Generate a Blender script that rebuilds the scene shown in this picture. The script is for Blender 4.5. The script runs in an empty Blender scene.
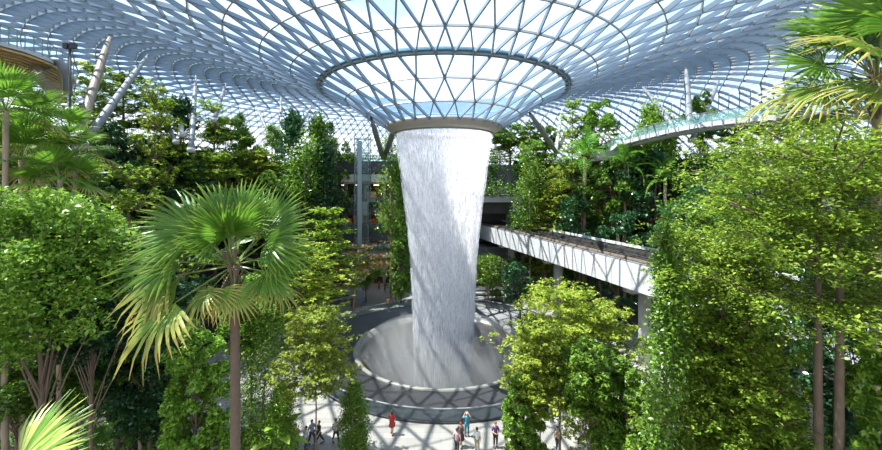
import bpy, bmesh, math, random
import numpy as np
from mathutils import Vector, Matrix
sc = bpy.context.scene
COL = sc.collection
PI = math.pi
F, HX, HY, EYE = 385.0, 441.0, 187.0, 18.0      # focal length (px), horizon, eye height: only used to survey the place
CX, CY = 0.3, 44.0                               # axis of the waterfall

def at(px, py, Z):
    return Vector(((px-HX)/F*Z, Z, EYE-(py-HY)/F*Z))

# ------------------------------------------------------------------ materials
MATS = {}
def nodes(name):
    m = bpy.data.materials.new(name); m.use_nodes = True
    nt = m.node_tree; nt.nodes.clear()
    out = nt.nodes.new('ShaderNodeOutputMaterial')
    MATS[name] = m
    return m, nt, out
def N(nt, t, **kw):
    n = nt.nodes.new(t)
    for k, v in kw.items():
        if k in n.inputs: n.inputs[k].default_value = v
        else: setattr(n, k, v)
    return n
def rgb(c): return (c[0], c[1], c[2], 1.0)
def plain(name, c, rough=.6, metal=0.0, noise=0.0, nscale=3.0, bump=0.0, spec=.5):
    m, nt, out = nodes(name)
    p = N(nt, 'ShaderNodeBsdfPrincipled', Roughness=rough, Metallic=metal)
    p.inputs['Base Color'].default_value = rgb(c)
    p.inputs['Specular IOR Level'].default_value = spec
    if noise or bump:
        tc = N(nt, 'ShaderNodeTexCoord'); no = N(nt, 'ShaderNodeTexNoise', Scale=nscale, Detail=5.0)
        nt.links.new(tc.outputs['Object'], no.inputs['Vector'])
        if noise:
            mx = N(nt, 'ShaderNodeMixRGB'); mx.blend_type = 'MIX'
            mx.inputs[1].default_value = rgb([x*(1-noise) for x in c]); mx.inputs[2].default_value = rgb([min(1, x*(1+noise)) for x in c])
            nt.links.new(no.outputs['Fac'], mx.inputs[0]); nt.links.new(mx.outputs[0], p.inputs['Base Color'])
        if bump:
            b = N(nt, 'ShaderNodeBump', Strength=bump); nt.links.new(no.outputs['Fac'], b.inputs['Height'])
            nt.links.new(b.outputs[0], p.inputs['Normal'])
    nt.links.new(p.outputs[0], out.inputs[0])
    return m
def leafmat(name, cols, rough=.45, trans=.35, uvtip=None, spec=.35):
    """green leaves: each leaf its own shade; the colour may run to a dry tip along the leaf"""
    m, nt, out = nodes(name)
    g = N(nt, 'ShaderNodeNewGeometry'); oi = N(nt, 'ShaderNodeObjectInfo')
    r = N(nt, 'ShaderNodeValToRGB'); r.color_ramp.interpolation = 'LINEAR'
    el = r.color_ramp.elements
    while len(el) < len(cols): el.new(.5)
    for i, c in enumerate(cols):
        el[i].position = i/(len(cols)-1); el[i].color = rgb(c)
    nt.links.new(g.outputs['Random Per Island'], r.inputs[0])
    hs = N(nt, 'ShaderNodeHueSaturation')
    mr = N(nt, 'ShaderNodeMapRange'); mr.inputs[3].default_value = .75; mr.inputs[4].default_value = 1.3
    nt.links.new(oi.outputs['Random'], mr.inputs[0]); nt.links.new(mr.outputs[0], hs.inputs['Value'])
    nt.links.new(r.outputs[0], hs.inputs['Color'])
    col = hs.outputs[0]
    if uvtip:
        uv = N(nt, 'ShaderNodeUVMap'); sx = N(nt, 'ShaderNodeSeparateXYZ'); nt.links.new(uv.outputs[0], sx.inputs[0])
        m2 = N(nt, 'ShaderNodeMapRange'); m2.inputs[1].default_value = uvtip[1]; m2.inputs[2].default_value = 1.0
        nt.links.new(sx.outputs[1], m2.inputs[0])
        mx = N(nt, 'ShaderNodeMixRGB'); mx.inputs[2].default_value = rgb(uvtip[0])
        nt.links.new(m2.outputs[0], mx.inputs[0]); nt.links.new(col, mx.inputs[1]); col = mx.outputs[0]
    p = N(nt, 'ShaderNodeBsdfPrincipled', Roughness=rough); p.inputs['Specular IOR Level'].default_value = spec
    t = N(nt, 'ShaderNodeBsdfTranslucent'); ms = N(nt, 'ShaderNodeMixShader'); ms.inputs[0].default_value = trans
    nt.links.new(col, p.inputs['Base Color']); nt.links.new(col, t.inputs[0])
    nt.links.new(p.outputs[0], ms.inputs[1]); nt.links.new(t.outputs[0], ms.inputs[2]); nt.links.new(ms.outputs[0], out.inputs[0])
    return m

steel = plain('painted_steel', (.17, .18, .19), .45)
steel_d = plain('roof_steel', (.34, .34, .34), .45)
fin_m = plain('roof_fins', (.20, .26, .33), .5)
bronze = plain('ring_bronze', (.38, .34, .30), .4, noise=.15)
gutter_m = plain('gutter_blue', (.10, .22, .30), .3)
white_c = plain('white_concrete', (.50, .50, .51), .6, noise=.06, nscale=.6)
conc = plain('grey_concrete', (.40, .39, .38), .8, noise=.15, nscale=.7)
dstone = plain('dark_stone', (.075, .08, .075), .7, noise=.4, nscale=1.2, bump=.3)
cream = plain('cream_panel', (.72, .66, .58), .6)
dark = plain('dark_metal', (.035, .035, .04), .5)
charcoal = plain('charcoal_cladding', (.07, .075, .085), .55)
shop = plain('shop_interior', (.16, .08, .055), .7, noise=.5, nscale=1.0)
black_r = plain('guide_rail', (.04, .037, .035), .5, noise=.3)
soil = plain('soil', (.035, .03, .02), .95, noise=.4, nscale=.8)
bark = plain('bark', (.16, .11, .075), .85, noise=.35, nscale=6, bump=.4)
bark_l = plain('pale_bark', (.34, .26, .18), .85, noise=.3, nscale=5, bump=.4)
timber = plain('timber_slats', (.62, .36, .14), .5, noise=.2, nscale=2)
tansteel = plain('warm_steel', (.20, .16, .115), .5)
brick = plain('brown_stone', (.20, .15, .11), .85, noise=.4, nscale=3)

def tiles():
    m, nt, out = nodes('plaza_tiles')
    tc = N(nt, 'ShaderNodeTexCoord'); b = N(nt, 'ShaderNodeTexBrick', Scale=1.0)
    b.inputs['Color1'].default_value = rgb((.25, .235, .215)); b.inputs['Color2'].default_value = rgb((.31, .29, .265)); b.inputs['Mortar'].default_value = rgb((.2, .19, .175))
    b.inputs['Mortar Size'].default_value = .015; b.inputs['Brick Width'].default_value = 1.2; b.inputs['Row Height'].default_value = .6
    nt.links.new(tc.outputs['Object'], b.inputs['Vector'])
    p = N(nt, 'ShaderNodeBsdfPrincipled', Roughness=.55)
    nt.links.new(b.outputs[0], p.inputs['Base Color']); nt.links.new(p.outputs[0], out.inputs[0])
    return m
tile_m = tiles()

def roofglass(name='roof_glass', body=(.24, .38, .56), body2=(.16, .26, .38), lo=.05, hi=.97, tint=(.86, .94, 1.0)):
    m, nt, out = nodes(name)
    tr = N(nt, 'ShaderNodeBsdfTransparent'); tr.inputs[0].default_value = rgb(tint)
    gl = N(nt, 'ShaderNodeBsdfGlossy', Roughness=.12); gl.inputs[0].default_value = rgb((.8, .9, 1))
    tl = N(nt, 'ShaderNodeBsdfTranslucent'); tl.inputs[0].default_value = rgb(body)
    df = N(nt, 'ShaderNodeBsdfDiffuse'); df.inputs[0].default_value = rgb(body2)
    m1 = N(nt, 'ShaderNodeMixShader'); m1.inputs[0].default_value = .5
    nt.links.new(tl.outputs[0], m1.inputs[1]); nt.links.new(df.outputs[0], m1.inputs[2])
    lw = N(nt, 'ShaderNodeLayerWeight'); lw.inputs[0].default_value = .35
    mr = N(nt, 'ShaderNodeMapRange'); mr.inputs[3].default_value = lo; mr.inputs[4].default_value = hi
    nt.links.new(lw.outputs['Facing'], mr.inputs[0])
    m2 = N(nt, 'ShaderNodeMixShader'); nt.links.new(mr.outputs[0], m2.inputs[0])
    nt.links.new(tr.outputs[0], m2.inputs[1]); nt.links.new(m1.outputs[0], m2.inputs[2])
    m3 = N(nt, 'ShaderNodeMixShader'); m3.inputs[0].default_value = .06
    nt.links.new(m2.outputs[0], m3.inputs[1]); nt.links.new(gl.outputs[0], m3.inputs[2]); nt.links.new(m3.outputs[0], out.inputs[0])
    return m
roofglass_m = roofglass()
sunlit_belt_m = roofglass('sunlit_belt_glass', (.80, .84, .90), (.6, .65, .7), .12, .8, (.95, .97, 1.0))  # paler copy of the roof glass, the belt's sunlit brightness put into its colour
def clearglass(name, tint, mixv=.25, body=(.55, .75, .75)):
    m, nt, out = nodes(name)
    tr = N(nt, 'ShaderNodeBsdfTransparent'); tr.inputs[0].default_value = rgb(tint)
    gl = N(nt, 'ShaderNodeBsdfPrincipled', Roughness=.08); gl.inputs['Base Color'].default_value = rgb(body)
    m2 = N(nt, 'ShaderNodeMixShader'); m2.inputs[0].default_value = mixv
    nt.links.new(tr.outputs[0], m2.inputs[1]); nt.links.new(gl.outputs[0], m2.inputs[2]); nt.links.new(m2.outputs[0], out.inputs[0])
    return m
railglass = clearglass('rail_glass', (.84, .93, .92), .12)
liftglass = clearglass('lift_glass', (.93, .97, .97), .07, (.5, .6, .62))
basinglass = clearglass('basin_glass', (.86, .92, .92), .06, (.3, .34, .36))

def waterm(name, lo, hi, sx, sz, thick=1.0, col=(.86, .87, .90)):
    """falling water: sheets and drops with clear gaps between them"""
    m, nt, out = nodes(name)
    tc = N(nt, 'ShaderNodeTexCoord'); mp = N(nt, 'ShaderNodeMapping'); mp.inputs['Scale'].default_value = (sx, sx, sz)
    no = N(nt, 'ShaderNodeTexNoise', Scale=1.0, Detail=4.0, Roughness=.65)
    nt.links.new(tc.outputs['Object'], mp.inputs[0]); nt.links.new(mp.outputs[0], no.inputs['Vector'])
    mr = N(nt, 'ShaderNodeMapRange'); mr.inputs[1].default_value = .35; mr.inputs[2].default_value = .65; mr.inputs[3].default_value = lo; mr.inputs[4].default_value = hi
    nt.links.new(no.outputs['Fac'], mr.inputs[0])
    df = N(nt, 'ShaderNodeBsdfDiffuse'); df.inputs[0].default_value = rgb(col)
    tl = N(nt, 'ShaderNodeBsdfTranslucent'); tl.inputs[0].default_value = rgb(col)
    a = N(nt, 'ShaderNodeMixShader'); a.inputs[0].default_value = .5
    nt.links.new(df.outputs[0], a.inputs[1]); nt.links.new(tl.outputs[0], a.inputs[2])
    tr = N(nt, 'ShaderNodeBsdfTransparent')
    b = N(nt, 'ShaderNodeMixShader'); nt.links.new(mr.outputs[0], b.inputs[0])
    nt.links.new(tr.outputs[0], b.inputs[1]); nt.links.new(a.outputs[0], b.inputs[2]); nt.links.new(b.outputs[0], out.inputs[0])
    return m
water_sheet = waterm('falling_water', .2, .88, 4.5, .40)
water_core = waterm('falling_water_inner', .1, .6, 1.4, .12)
drop_m, nt, out = nodes('water_drops')
d1 = N(nt, 'ShaderNodeBsdfDiffuse'); d1.inputs[0].default_value = rgb((.84, .84, .87)); d2 = N(nt, 'ShaderNodeBsdfTranslucent'); d2.inputs[0].default_value = rgb((.84, .84, .87))
dm = N(nt, 'ShaderNodeMixShader'); dm.inputs[0].default_value = .5; nt.links.new(d1.outputs[0], dm.inputs[1]); nt.links.new(d2.outputs[0], dm.inputs[2]); nt.links.new(dm.outputs[0], out.inputs[0])
wet = plain('wet_acrylic', (.15, .12, .095), .3, noise=.7, nscale=3.5, bump=1.0)
wet_dark = plain('wet_dark_stone', (.05, .05, .055), .5, noise=.25, nscale=.5, bump=.04)
lip_m = plain('pale_lip', (.22, .22, .19), .35)
mist_m, nt, out = nodes('mist')
vs = N(nt, 'ShaderNodeVolumeScatter'); vs.inputs[0].default_value = rgb((1, 1, 1)); vs.inputs['Density'].default_value = .11; nt.links.new(vs.outputs[0], out.inputs['Volume'])

L_tier = leafmat('tier_tree_leaves', [(.06, .13, .01), (.18, .31, .028), (.42, .52, .07), (.26, .38, .04)], .5, .45)
L_tier_y = leafmat('yellow_green_leaves', [(.10, .19, .015), (.33, .44, .045), (.56, .58, .085), (.22, .34, .035)], .5, .45)
L_round = leafmat('broad_leaves', [(.045, .12, .015), (.12, .24, .03), (.24, .38, .05), (.08, .18, .02)], .33, .35, spec=.5)
L_dark = leafmat('dark_leaves', [(.015, .06, .02), (.03, .11, .035), (.07, .18, .05), (.02, .07, .02)], .3, .25, spec=.6)
L_bright = leafmat('bright_leaves', [(.055, .15, .015), (.16, .32, .03), (.34, .48, .07), (.11, .23, .02)], .33, .4, spec=.5)
L_bronze = leafmat('bronze_leaves', [(.20, .14, .04), (.36, .24, .08), (.26, .22, .06)], .5, .4)
L_palm = leafmat('palm_blade', [(.075, .19, .018), (.18, .32, .035)], .35, .45, uvtip=((.30, .36, .05), .75))
L_palm_y = leafmat('drying_palm_blade', [(.13, .24, .03), (.22, .30, .05)], .4, .4, uvtip=((.60, .46, .13), .45))
L_fern = leafmat('fern_blade', [(.06, .20, .02), (.14, .34, .04), (.25, .42, .06)], .4, .4)
L_varieg = leafmat('striped_blade', [(.10, .24, .03), (.62, .66, .18)], .35, .35)
L_under = leafmat('undergrowth_leaves', [(.02, .07, .015), (.06, .17, .025), (.14, .30, .04), (.26, .36, .06), (.04, .12, .02)], .45, .3)

# ------------------------------------------------------------------ mesh helpers
class MB:
    def __init__(s): s.v = []; s.f = []; s.mi = []; s.uv = None
    def poly(s, pts, mi=0):
        n = len(s.v); s.v += [tuple(p) for p in pts]; s.f.append(tuple(range(n, n+len(pts)))); s.mi.append(mi)
    def box(s, c, d, rz=0, mi=0, ax=None):
        c = Vector(c); x, y, z = [a/2 for a in d]
        M = Matrix.Rotation(rz, 3, 'Z') if ax is None else ax
        n = len(s.v)
        for sx, sy, sz in ((-1,-1,-1),(1,-1,-1),(1,1,-1),(-1,1,-1),(-1,-1,1),(1,-1,1),(1,1,1),(-1,1,1)):
            s.v.append(tuple(c + M @ Vector((sx*x, sy*y, sz*z))))
        for q in ((0,3,2,1),(4,5,6,7),(0,1,5,4),(1,2,6,5),(2,3,7,6),(3,0,4,7)):
            s.f.append(tuple(n+i for i in q)); s.mi.append(mi)
    def bar(s, a, b, w, h, up=(0,0,1), mi=0, off=0):
        """box from a to b, w wide, h deep along up, pushed by off along up"""
        a, b, up = Vector(a), Vector(b), Vector(up)
        d = b-a; L = d.length
        if L < 1e-6: return
        y = d/L; x = y.cross(up)
        if x.length < 1e-5: x = y.cross(Vector((1, 0, 0)))
        x.normalize(); z = x.cross(y)
        s.box((a+b)/2 + z*off, (w, L, h), ax=Matrix((x, y, z)).transposed(), mi=mi)
    def tube(s, pts, rad, n=8, mi=0, cap=True):
        pts = [Vector(p) for p in pts]
        if not hasattr(rad, '__len__'): rad = [rad]*len(pts)
        base = len(s.v); prev = None
        for i, p in enumerate(pts):
            t = (pts[min(i+1, len(pts)-1)] - pts[max(i-1, 0)]).normalized()
            if prev is None:
                u = t.orthogonal().normalized()
            else:
                u = (prev - t*prev.dot(t))
                u = u.normalized() if u.length > 1e-6 else t.orthogonal().normalized()
            prev = u; w = t.cross(u)
            for k in range(n):
                a = 2*PI*k/n
                s.v.append(tuple(p + (u*math.cos(a) + w*math.sin(a))*rad[i]))
        for i in range(len(pts)-1):
            for k in range(n):
                a = base+i*n+k; b = base+i*n+(k+1) % n
                s.f.append((a, b, b+n, a+n)); s.mi.append(mi)
        if cap:
            s.f.append(tuple(base+k for k in reversed(range(n)))); s.mi.append(mi)
            e = base+(len(pts)-1)*n; s.f.append(tuple(e+k for k in range(n))); s.mi.append(mi)
    def lathe(s, prof, n=96, c=(0,0), a0=0, a1=2*PI, mi=0, closed=False):
        base = len(s.v); full = abs(a1-a0-2*PI) < 1e-6; cols = n if full else n+1
        for r, z in prof:
            for k in range(cols):
                a = a0+(a1-a0)*k/n; s.v.append((c[0]+r*math.cos(a), c[1]+r*math.sin(a), z))
        P = len(prof)
        for i in range(P if closed else P-1):
            j = (i+1) % P
            for k in range(n):
                k2 = (k+1) % cols
                s.f.append((base+i*cols+k, base+i*cols+k2, base+j*cols+k2, base+j*cols+k)); s.mi.append(mi)
    def mesh(s, name, mats, smooth=False):
        me = bpy.data.meshes.new(name); me.from_pydata(s.v, [], s.f)
        for m in (mats if isinstance(mats, (list, tuple)) else [mats]): me.materials.append(m)
        if any(s.mi): me.polygons.foreach_set('material_index', s.mi)
        if s.uv is not None:
            l = me.uv_layers.new(name='UVMap'); vi = np.zeros(len(me.loops), dtype=np.int32); me.loops.foreach_get('vertex_index', vi)
            l.data.foreach_set('uv', np.array(s.uv, dtype=np.float32)[vi].ravel())
        if smooth: me.shade_smooth()
        me.update(); return me
    def build(s, name, mats, parent=None, smooth=False, loc=None):
        o = bpy.data.objects.new(name, s.mesh(name, mats, smooth)); COL.objects.link(o)
        if parent: o.parent = parent
        if loc is not None: o.location = loc
        return o

def link(name, me, parent=None, loc=(0,0,0), rot=(0,0,0), sca=(1,1,1)):
    o = bpy.data.objects.new(name, me); COL.objects.link(o)
    o.parent = parent; o.location = loc; o.rotation_euler = rot; o.scale = sca
    return o
def tag(o, label=None, cat=None, group=None, kind=None):
    if label: o['label'] = label
    if cat: o['category'] = cat
    if group: o['group'] = group
    if kind: o['kind'] = kind
    return o
def empty(name, loc=(0,0,0), rz=0, label=None, cat=None, group=None, kind=None):
    o = bpy.data.objects.new(name, None); COL.objects.link(o); o.location = loc; o.rotation_euler = (0, 0, rz)
    o.empty_display_size = .3
    return tag(o, label, cat, group, kind)

# ------------------------------------------------------------------ terrain of the valley
DZ = 4.4; KN = 5
def base_r(th):
    s = math.sin(th); return 34 - 9*max(s, 0) + 30*max(-s, 0)
def step_r(th): return 3 - 1*max(math.sin(th), 0)
def ground(x, y):
    r = math.hypot(x-CX, y-CY); th = math.atan2(y-CY, x-CX)
    if r < base_r(th): return 0.0
    d = math.degrees(th)
    if 107 < d < 132 and r < base_r(th)+KN*step_r(th)+2: return 0.0
    k = min(KN, int((r-base_r(th))/step_r(th))+1)
    return k*DZ
def terrace(name, a0, a1, k0=0, k1=KN, mat=None):
    for k in range(k0, k1):
        mb = MB(); n = max(3, int((a1-a0)/2)); z0 = k*DZ; z1 = z0+DZ
        pts = []
        for i in range(n+1):
            th = math.radians(a0+(a1-a0)*i/n); c, s_ = math.cos(th), math.sin(th)
            r = base_r(th)+k*step_r(th)
            last = k == KN-1
            r2 = r + (step_r(th)+.3 if not last else 34)
            pts.append([(CX+c*q, CY+s_*q, z) for q, z in ((r, z0-.3), (r, z1+.35), (r+.35, z1+.35), (r+.35, z1), (r2, z1), (r2, z1-.4), (r+.8, z1-.4), (r+.8, z0-.3))])
        for i in range(n):
            A, B = pts[i], pts[i+1]
            for q in range(8):
                q2 = (q+1) % 8
                mb.poly((B[q], A[q], A[q2], B[q2]), 1 if q in (3,) else 0)
        mb.poly(list(reversed(pts[0]))); mb.poly(pts[-1])
        tag(mb.build(name, [mat or dstone, soil]), kind='structure')
terrace('wall_right', -22, 66); terrace('wall_back', 66, 107, 3); terrace('wall_left', 132, 206)
terrace('wall_back', 92, 107, 0, 3)

# plaza floor with the round hole of the basin, soil around
RO, RI = 14.8, 9.9
mb = MB(); mb.lathe([(RO+.02, 0), (25, 0)], 96, (CX, CY)); tag(mb.build('floor', tile_m), kind='structure')
mb = MB(); mb.lathe([(25, 0), (25.0, -.04), (110, -.04)], 96, (CX, CY))
tag(mb.build('floor_soil', soil), kind='structure')
mb = MB(); mb.poly([(-19, 64, .02), (-9, 64, .02), (-8, 72, .02), (-21, 72, .02)]); tag(mb.build('floor_entrance', tile_m), kind='structure')
mb = MB(); mb.poly([(-14, 14, .02), (14, 14, .02), (15, 24, .02), (-15, 24, .02)]); tag(mb.build('floor_front', tile_m), kind='structure')

# ------------------------------------------------------------------ fountain basin
bs = empty('fountain_basin', (CX, CY, 0), label='round fountain basin with dark terrace, pale inner lip and glass balustrade under the waterfall', cat='fountain')
mb = MB(); mb.lathe([(RO, -.3), (RO, .12), (RO-.25, .12), (RO-.25, .02), (RI+.15, -.02), (RI+.15, -.3)], 128); mb.build('dark_terrace', wet_dark, bs, True)
mb = MB(); mb.lathe([(RI+.2, -.3), (RI+.2, .10), (RI+.05, .13), (RI-.15, .10), (RI-.55, -.35)], 128); mb.build('inner_lip', lip_m, bs, True)
mb = MB(); mb.lathe([(RI-.55, -.35), (RI-1.4, -1.8), (7.6, -4), (6.3, -7), (5.2, -10), (0.01, -10.5)], 128); mb.build('funnel', wet, bs, True)
mb = MB(); mb.lathe([(RI-.1, .13), (RI-.45, -.25), (RI-.9, -1.0), (RI-1.3, -1.75)], 128); mb.build('overflow_water', waterm('overflow_film', .25, .75, 1.6, .5), bs, True)
mb = MB(); mb.lathe([(RI-1.3, -1.75), (8.0, -3.0), (7.2, -4.3)], 128); mb.build('overflow_water', waterm('overflow_drops', -.3, .6, 2.2, 1.2), bs, True)
mb = MB(); mb.lathe([(RO-.12, .12), (RO-.12, 1.05), (RO-.17, 1.05), (RO-.17, .12)], 128, closed=True); mb.build('glass_balustrade', basinglass, bs, True)
mb = MB(); mb.lathe([(RO-.08, 1.03), (RO-.08, 1.12), (RO-.22, 1.12), (RO-.22, 1.03)], 128, closed=True); mb.build('handrail', steel, bs, True)
mb = MB(); mb.lathe([(RO+.03, 0), (RO+.03, .14), (RO-.05, .14)], 128); mb.build('kerb', dark, bs)

# ------------------------------------------------------------------ roof
PR = [(6.4,24.8),(8.6,26.0),(10.9,27.5),(13.6,28.7),(16.3,29.7),(19.05,30.8),(22,31.9),(26,33.3),(30,34.5),(36,36.0),(42,37.1),(50,37.8),(56,37.3),(62,35.6),(68,32.4),(73,28.4),(78,23),(82,16.5),(85,8),(86,-.5)]
def prof(r):
    for (a, za), (b, zb) in zip(PR, PR[1:]):
        if r <= b: return za+(zb-za)*(r-a)/(b-a)
    return PR[-1][1]
def roof_hit(px, py):
    d = Vector(((px-HX)/F, 1, -(py-HY)/F)); t = 3
    while t < 140:
        p = Vector((0, 0, EYE))+d*t
        r = math.hypot(p.x-CX, p.y-CY)
        if r > 8 and p.z > prof(r)-.35: return p
        t += .1
    return p
rr = [6.4, 8.6, 10.9, 13.6, 16.3, 19.05, 22.0]
r = 22.0; zz = []
fine = [(22+i*.05, prof(22+i*.05)) for i in range(int((86-22)/.05)+1)]
acc = 0; ringsRZ = [(q, prof(q)) for q in rr]
for (a, za), (b, zb) in zip(fine, fine[1:]):
    acc += math.hypot(b-a, zb-za)
    if acc >= (2.6 if b < 36 else 2.1): ringsRZ.append((b, zb)); acc = 0
NR = []
for q, z in ringsRZ: NR.append(28 if q < 12 else 56 if q < 30 else 112 if q < 60 else 224)
def node(i, j, phase):
    q, z = ringsRZ[i]; n = NR[i]; a = 2*PI*(j+phase)/n
    return Vector((q*math.cos(a), q*math.sin(a), z))
phases = [0.0]
for i in range(1, len(ringsRZ)):
    if NR[i] == NR[i-1]: phases.append((phases[-1]+.5) % 1.0)
    else: phases.append(2*phases[-1]+.5 - 1)      # lower node sits midway between two upper ones
def norm(i, j, ph):
    q, z = ringsRZ[i]; a = 2*PI*(j+ph)/NR[i]
    i0, i1 = max(i-1, 0), min(i+1, len(ringsRZ)-1)
    dr = ringsRZ[i1][0]-ringsRZ[i0][0]; dz = ringsRZ[i1][1]-ringsRZ[i0][1]; L = math.hypot(dr, dz)
    return Vector((-dz/L*math.cos(a), -dz/L*math.sin(a), dr/L))
roof = empty('ceiling', (CX, CY, 0), kind='structure')
glass_in = MB(); glass_out = MB(); hoop = MB(); diag = MB(); joint = MB()
ND = {}
def nd(i, j):
    return node(i, j, phases[i])
def nm(i, j): return norm(i, j, phases[i])
SKIP_FRONT = lambda p: p.y < -60
for i in range(len(ringsRZ)):
    n = NR[i]; q = ringsRZ[i][0]
    glass = glass_in if q < 66 else glass_out
    dep = .30 if q < 20 else .42 if q < 30 else .55 if q < 60 else .5
    wd = .12 if q < 30 else .11 if q < 60 else .09
    for j in range(n):
        a, b = nd(i, j), nd(i, j+1)
        if SKIP_FRONT(a): continue
        up = nm(i, j)
        hoop.bar(a, b, .10 if q < 30 else .08, .22 if q < 24 else .30, up, off=-.05)
        joint.box(a-up*dep*.35, ((.24, .24, dep*.8) if q < 24 else (.17, .17, dep*.9)), ax=Matrix.Rotation(2*PI*j/n, 3, 'Z'))
        if i+1 < len(ringsRZ):
            if NR[i+1] == n:
                # upper nodes at +-.5
                sh = phases[i+1]-phases[i]
                j1 = j if sh > 0 else j+1          # upper node to the right (angle +.5)
                j0 = j1-1
                R_, L_ = nd(i+1, j1), nd(i+1, j0)
                diag.bar(a, R_, wd, dep, up, off=-dep*.3); diag.bar(a, L_, wd, dep, up, off=-dep*.3)
                glass.poly([v+up*.12 for v in (a, R_, L_)]); glass.poly([v+up*.12 for v in (a, b, R_)])
            else:
                u0 = 2*(j+phases[i])-phases[i+1]   # = fractional index of a in the upper ring
                lo = int(round(u0-.5))
                U0, U1, U2 = nd(i+1, lo), nd(i+1, lo+1), nd(i+1, lo+2)
                diag.bar(a, U0, wd, dep, up, off=-dep*.3); diag.bar(a, U1, wd, dep, up, off=-dep*.3)
                glass.poly([v+up*.12 for v in (a, U1, U0)]); glass.poly([v+up*.12 for v in (a, b, U2, U1)])
glass_in.build('glazing', roofglass_m, roof); glass_out.build('belt_glazing', sunlit_belt_m, roof)
hoop.build('ring_beams', steel_d, roof); diag.build('diagonal_beams', fin_m, roof); joint.build('node_joints', plain('node_steel', (.22, .23, .25), .5), roof)
mb = MB()
q, z = ringsRZ[3]
mb.lathe([(q-.35, z-.15), (q+.25, z+.1), (q+.2, z+.35), (q-.4, z+.1)], 56, closed=True); mb.build('gutter_ring', gutter_m, roof)
ring = empty('oculus_ring', (CX, CY, 0), label='bronze coloured collar ring at the foot of the glass funnel where the water leaves', cat='ring')
mb = MB(); mb.lathe([(6.5, 25.0), (6.55, 24.75), (6.3, 24.35), (5.75, 24.0), (5.55, 24.05), (5.5, 24.5), (5.7, 24.95)], 96, closed=True); mb.build('collar', bronze, ring, True)
mb = MB(); mb.lathe([(5.72, 24.02), (5.5, 23.86), (5.38, 23.9), (5.4, 24.1)], 96, closed=True); mb.build('spill_edge', lip_m, ring, True)

# ------------------------------------------------------------------ waterfall
def wr(z):
    P = [(-9, 3.0), (-4, 3.2), (2, 3.35), (5, 3.45), (9.7, 3.65), (13, 3.95), (16.5, 4.35), (20, 4.8), (22.2, 5.1), (24.05, 5.35)]
    for (a, ra), (b, rb) in zip(P, P[1:]):
        if z <= b: return ra+(rb-ra)*(z-a)/(b-a)
    return 5.35
wf = empty('waterfall', (CX, CY, 0), label='tall white column of falling water dropping from the roof ring into the basin', cat='waterfall')
rng = np.random.default_rng(7)
zs = np.linspace(-9, 24.05, 60)
mb = MB(); mb.lathe([(wr(z), z) for z in zs], 160); mb.build('water_sheet', water_sheet, wf, True)
mb = MB(); mb.lathe([(wr(z)*.8, z) for z in zs[:-2]], 96); mb.build('inner_water', water_core, wf, True)
mb = MB(); mb.lathe([(wr(z)*.45, z) for z in zs[:-2]], 64); mb.build('inner_water', water_core, wf, True)
def streaks(n, r0, r1, w, l, seed):
    g = np.random.default_rng(seed)
    a = g.uniform(0, 2*PI, n); z = -9+33*g.uniform(0, 1, n)**.85; k = g.uniform(r0, r1, n)
    L = l*g.uniform(.4, 1.6, n)*(1+(24-z)/25); W = w*g.uniform(.5, 1.4, n)
    out = np.zeros((n, 4, 3)); rz = np.array([wr(q) for q in z])*k
    rz2 = np.array([wr(q) for q in z-L])*k
    tx, ty = -np.sin(a), np.cos(a)
    j = g.uniform(-.6, .6, n); tx2, ty2 = tx*np.cos(j)-ty*np.sin(j), tx*np.sin(j)+ty*np.cos(j)
    for q, (R, zz_, s) in enumerate(((rz, z, -1), (rz, z, 1), (rz2, z-L, 1), (rz2, z-L, -1))):
        out[:, q, 0] = R*np.cos(a)+tx2*s*W/2; out[:, q, 1] = R*np.sin(a)+ty2*s*W/2; out[:, q, 2] = zz_
    return out.reshape(-1, 3)
def quads(name, V, mats, parent=None, uv=None):
    n = len(V)//4
    me = bpy.data.meshes.new(name); me.vertices.add(len(V)); me.vertices.foreach_set('co', np.ascontiguousarray(V, dtype=np.float32).ravel())
    me.loops.add(len(V)); me.loops.foreach_set('vertex_index', np.arange(len(V), dtype=np.int32))
    me.polygons.add(n); me.polygons.foreach_set('loop_start', np.arange(0, 4*n, 4, dtype=np.int32))
    try: me.polygons.foreach_set('loop_total', np.full(n, 4, dtype=np.int32))
    except Exception: pass
    for m in (mats if isinstance(mats, (list, tuple)) else [mats]): me.materials.append(m)
    me.update(); me.validate()
    return me
link('water_drops', quads('water_drops', streaks(34000, .96, 1.05, .045, .36, 3), drop_m), wf)['kind'] = 'stuff'
mb = MB(); mb.lathe([(.01, -8), (5, -8), (7.0, -4), (8.6, -1), (9.6, .3), (8.5, 1.2), (6, 2.0), (.01, 2.4)], 48)
tag(mb.build('mist', mist_m, None, True, (CX, CY, 0)), 'thin white mist hanging over the basin around the foot of the waterfall', 'mist', kind='stuff')
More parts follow.
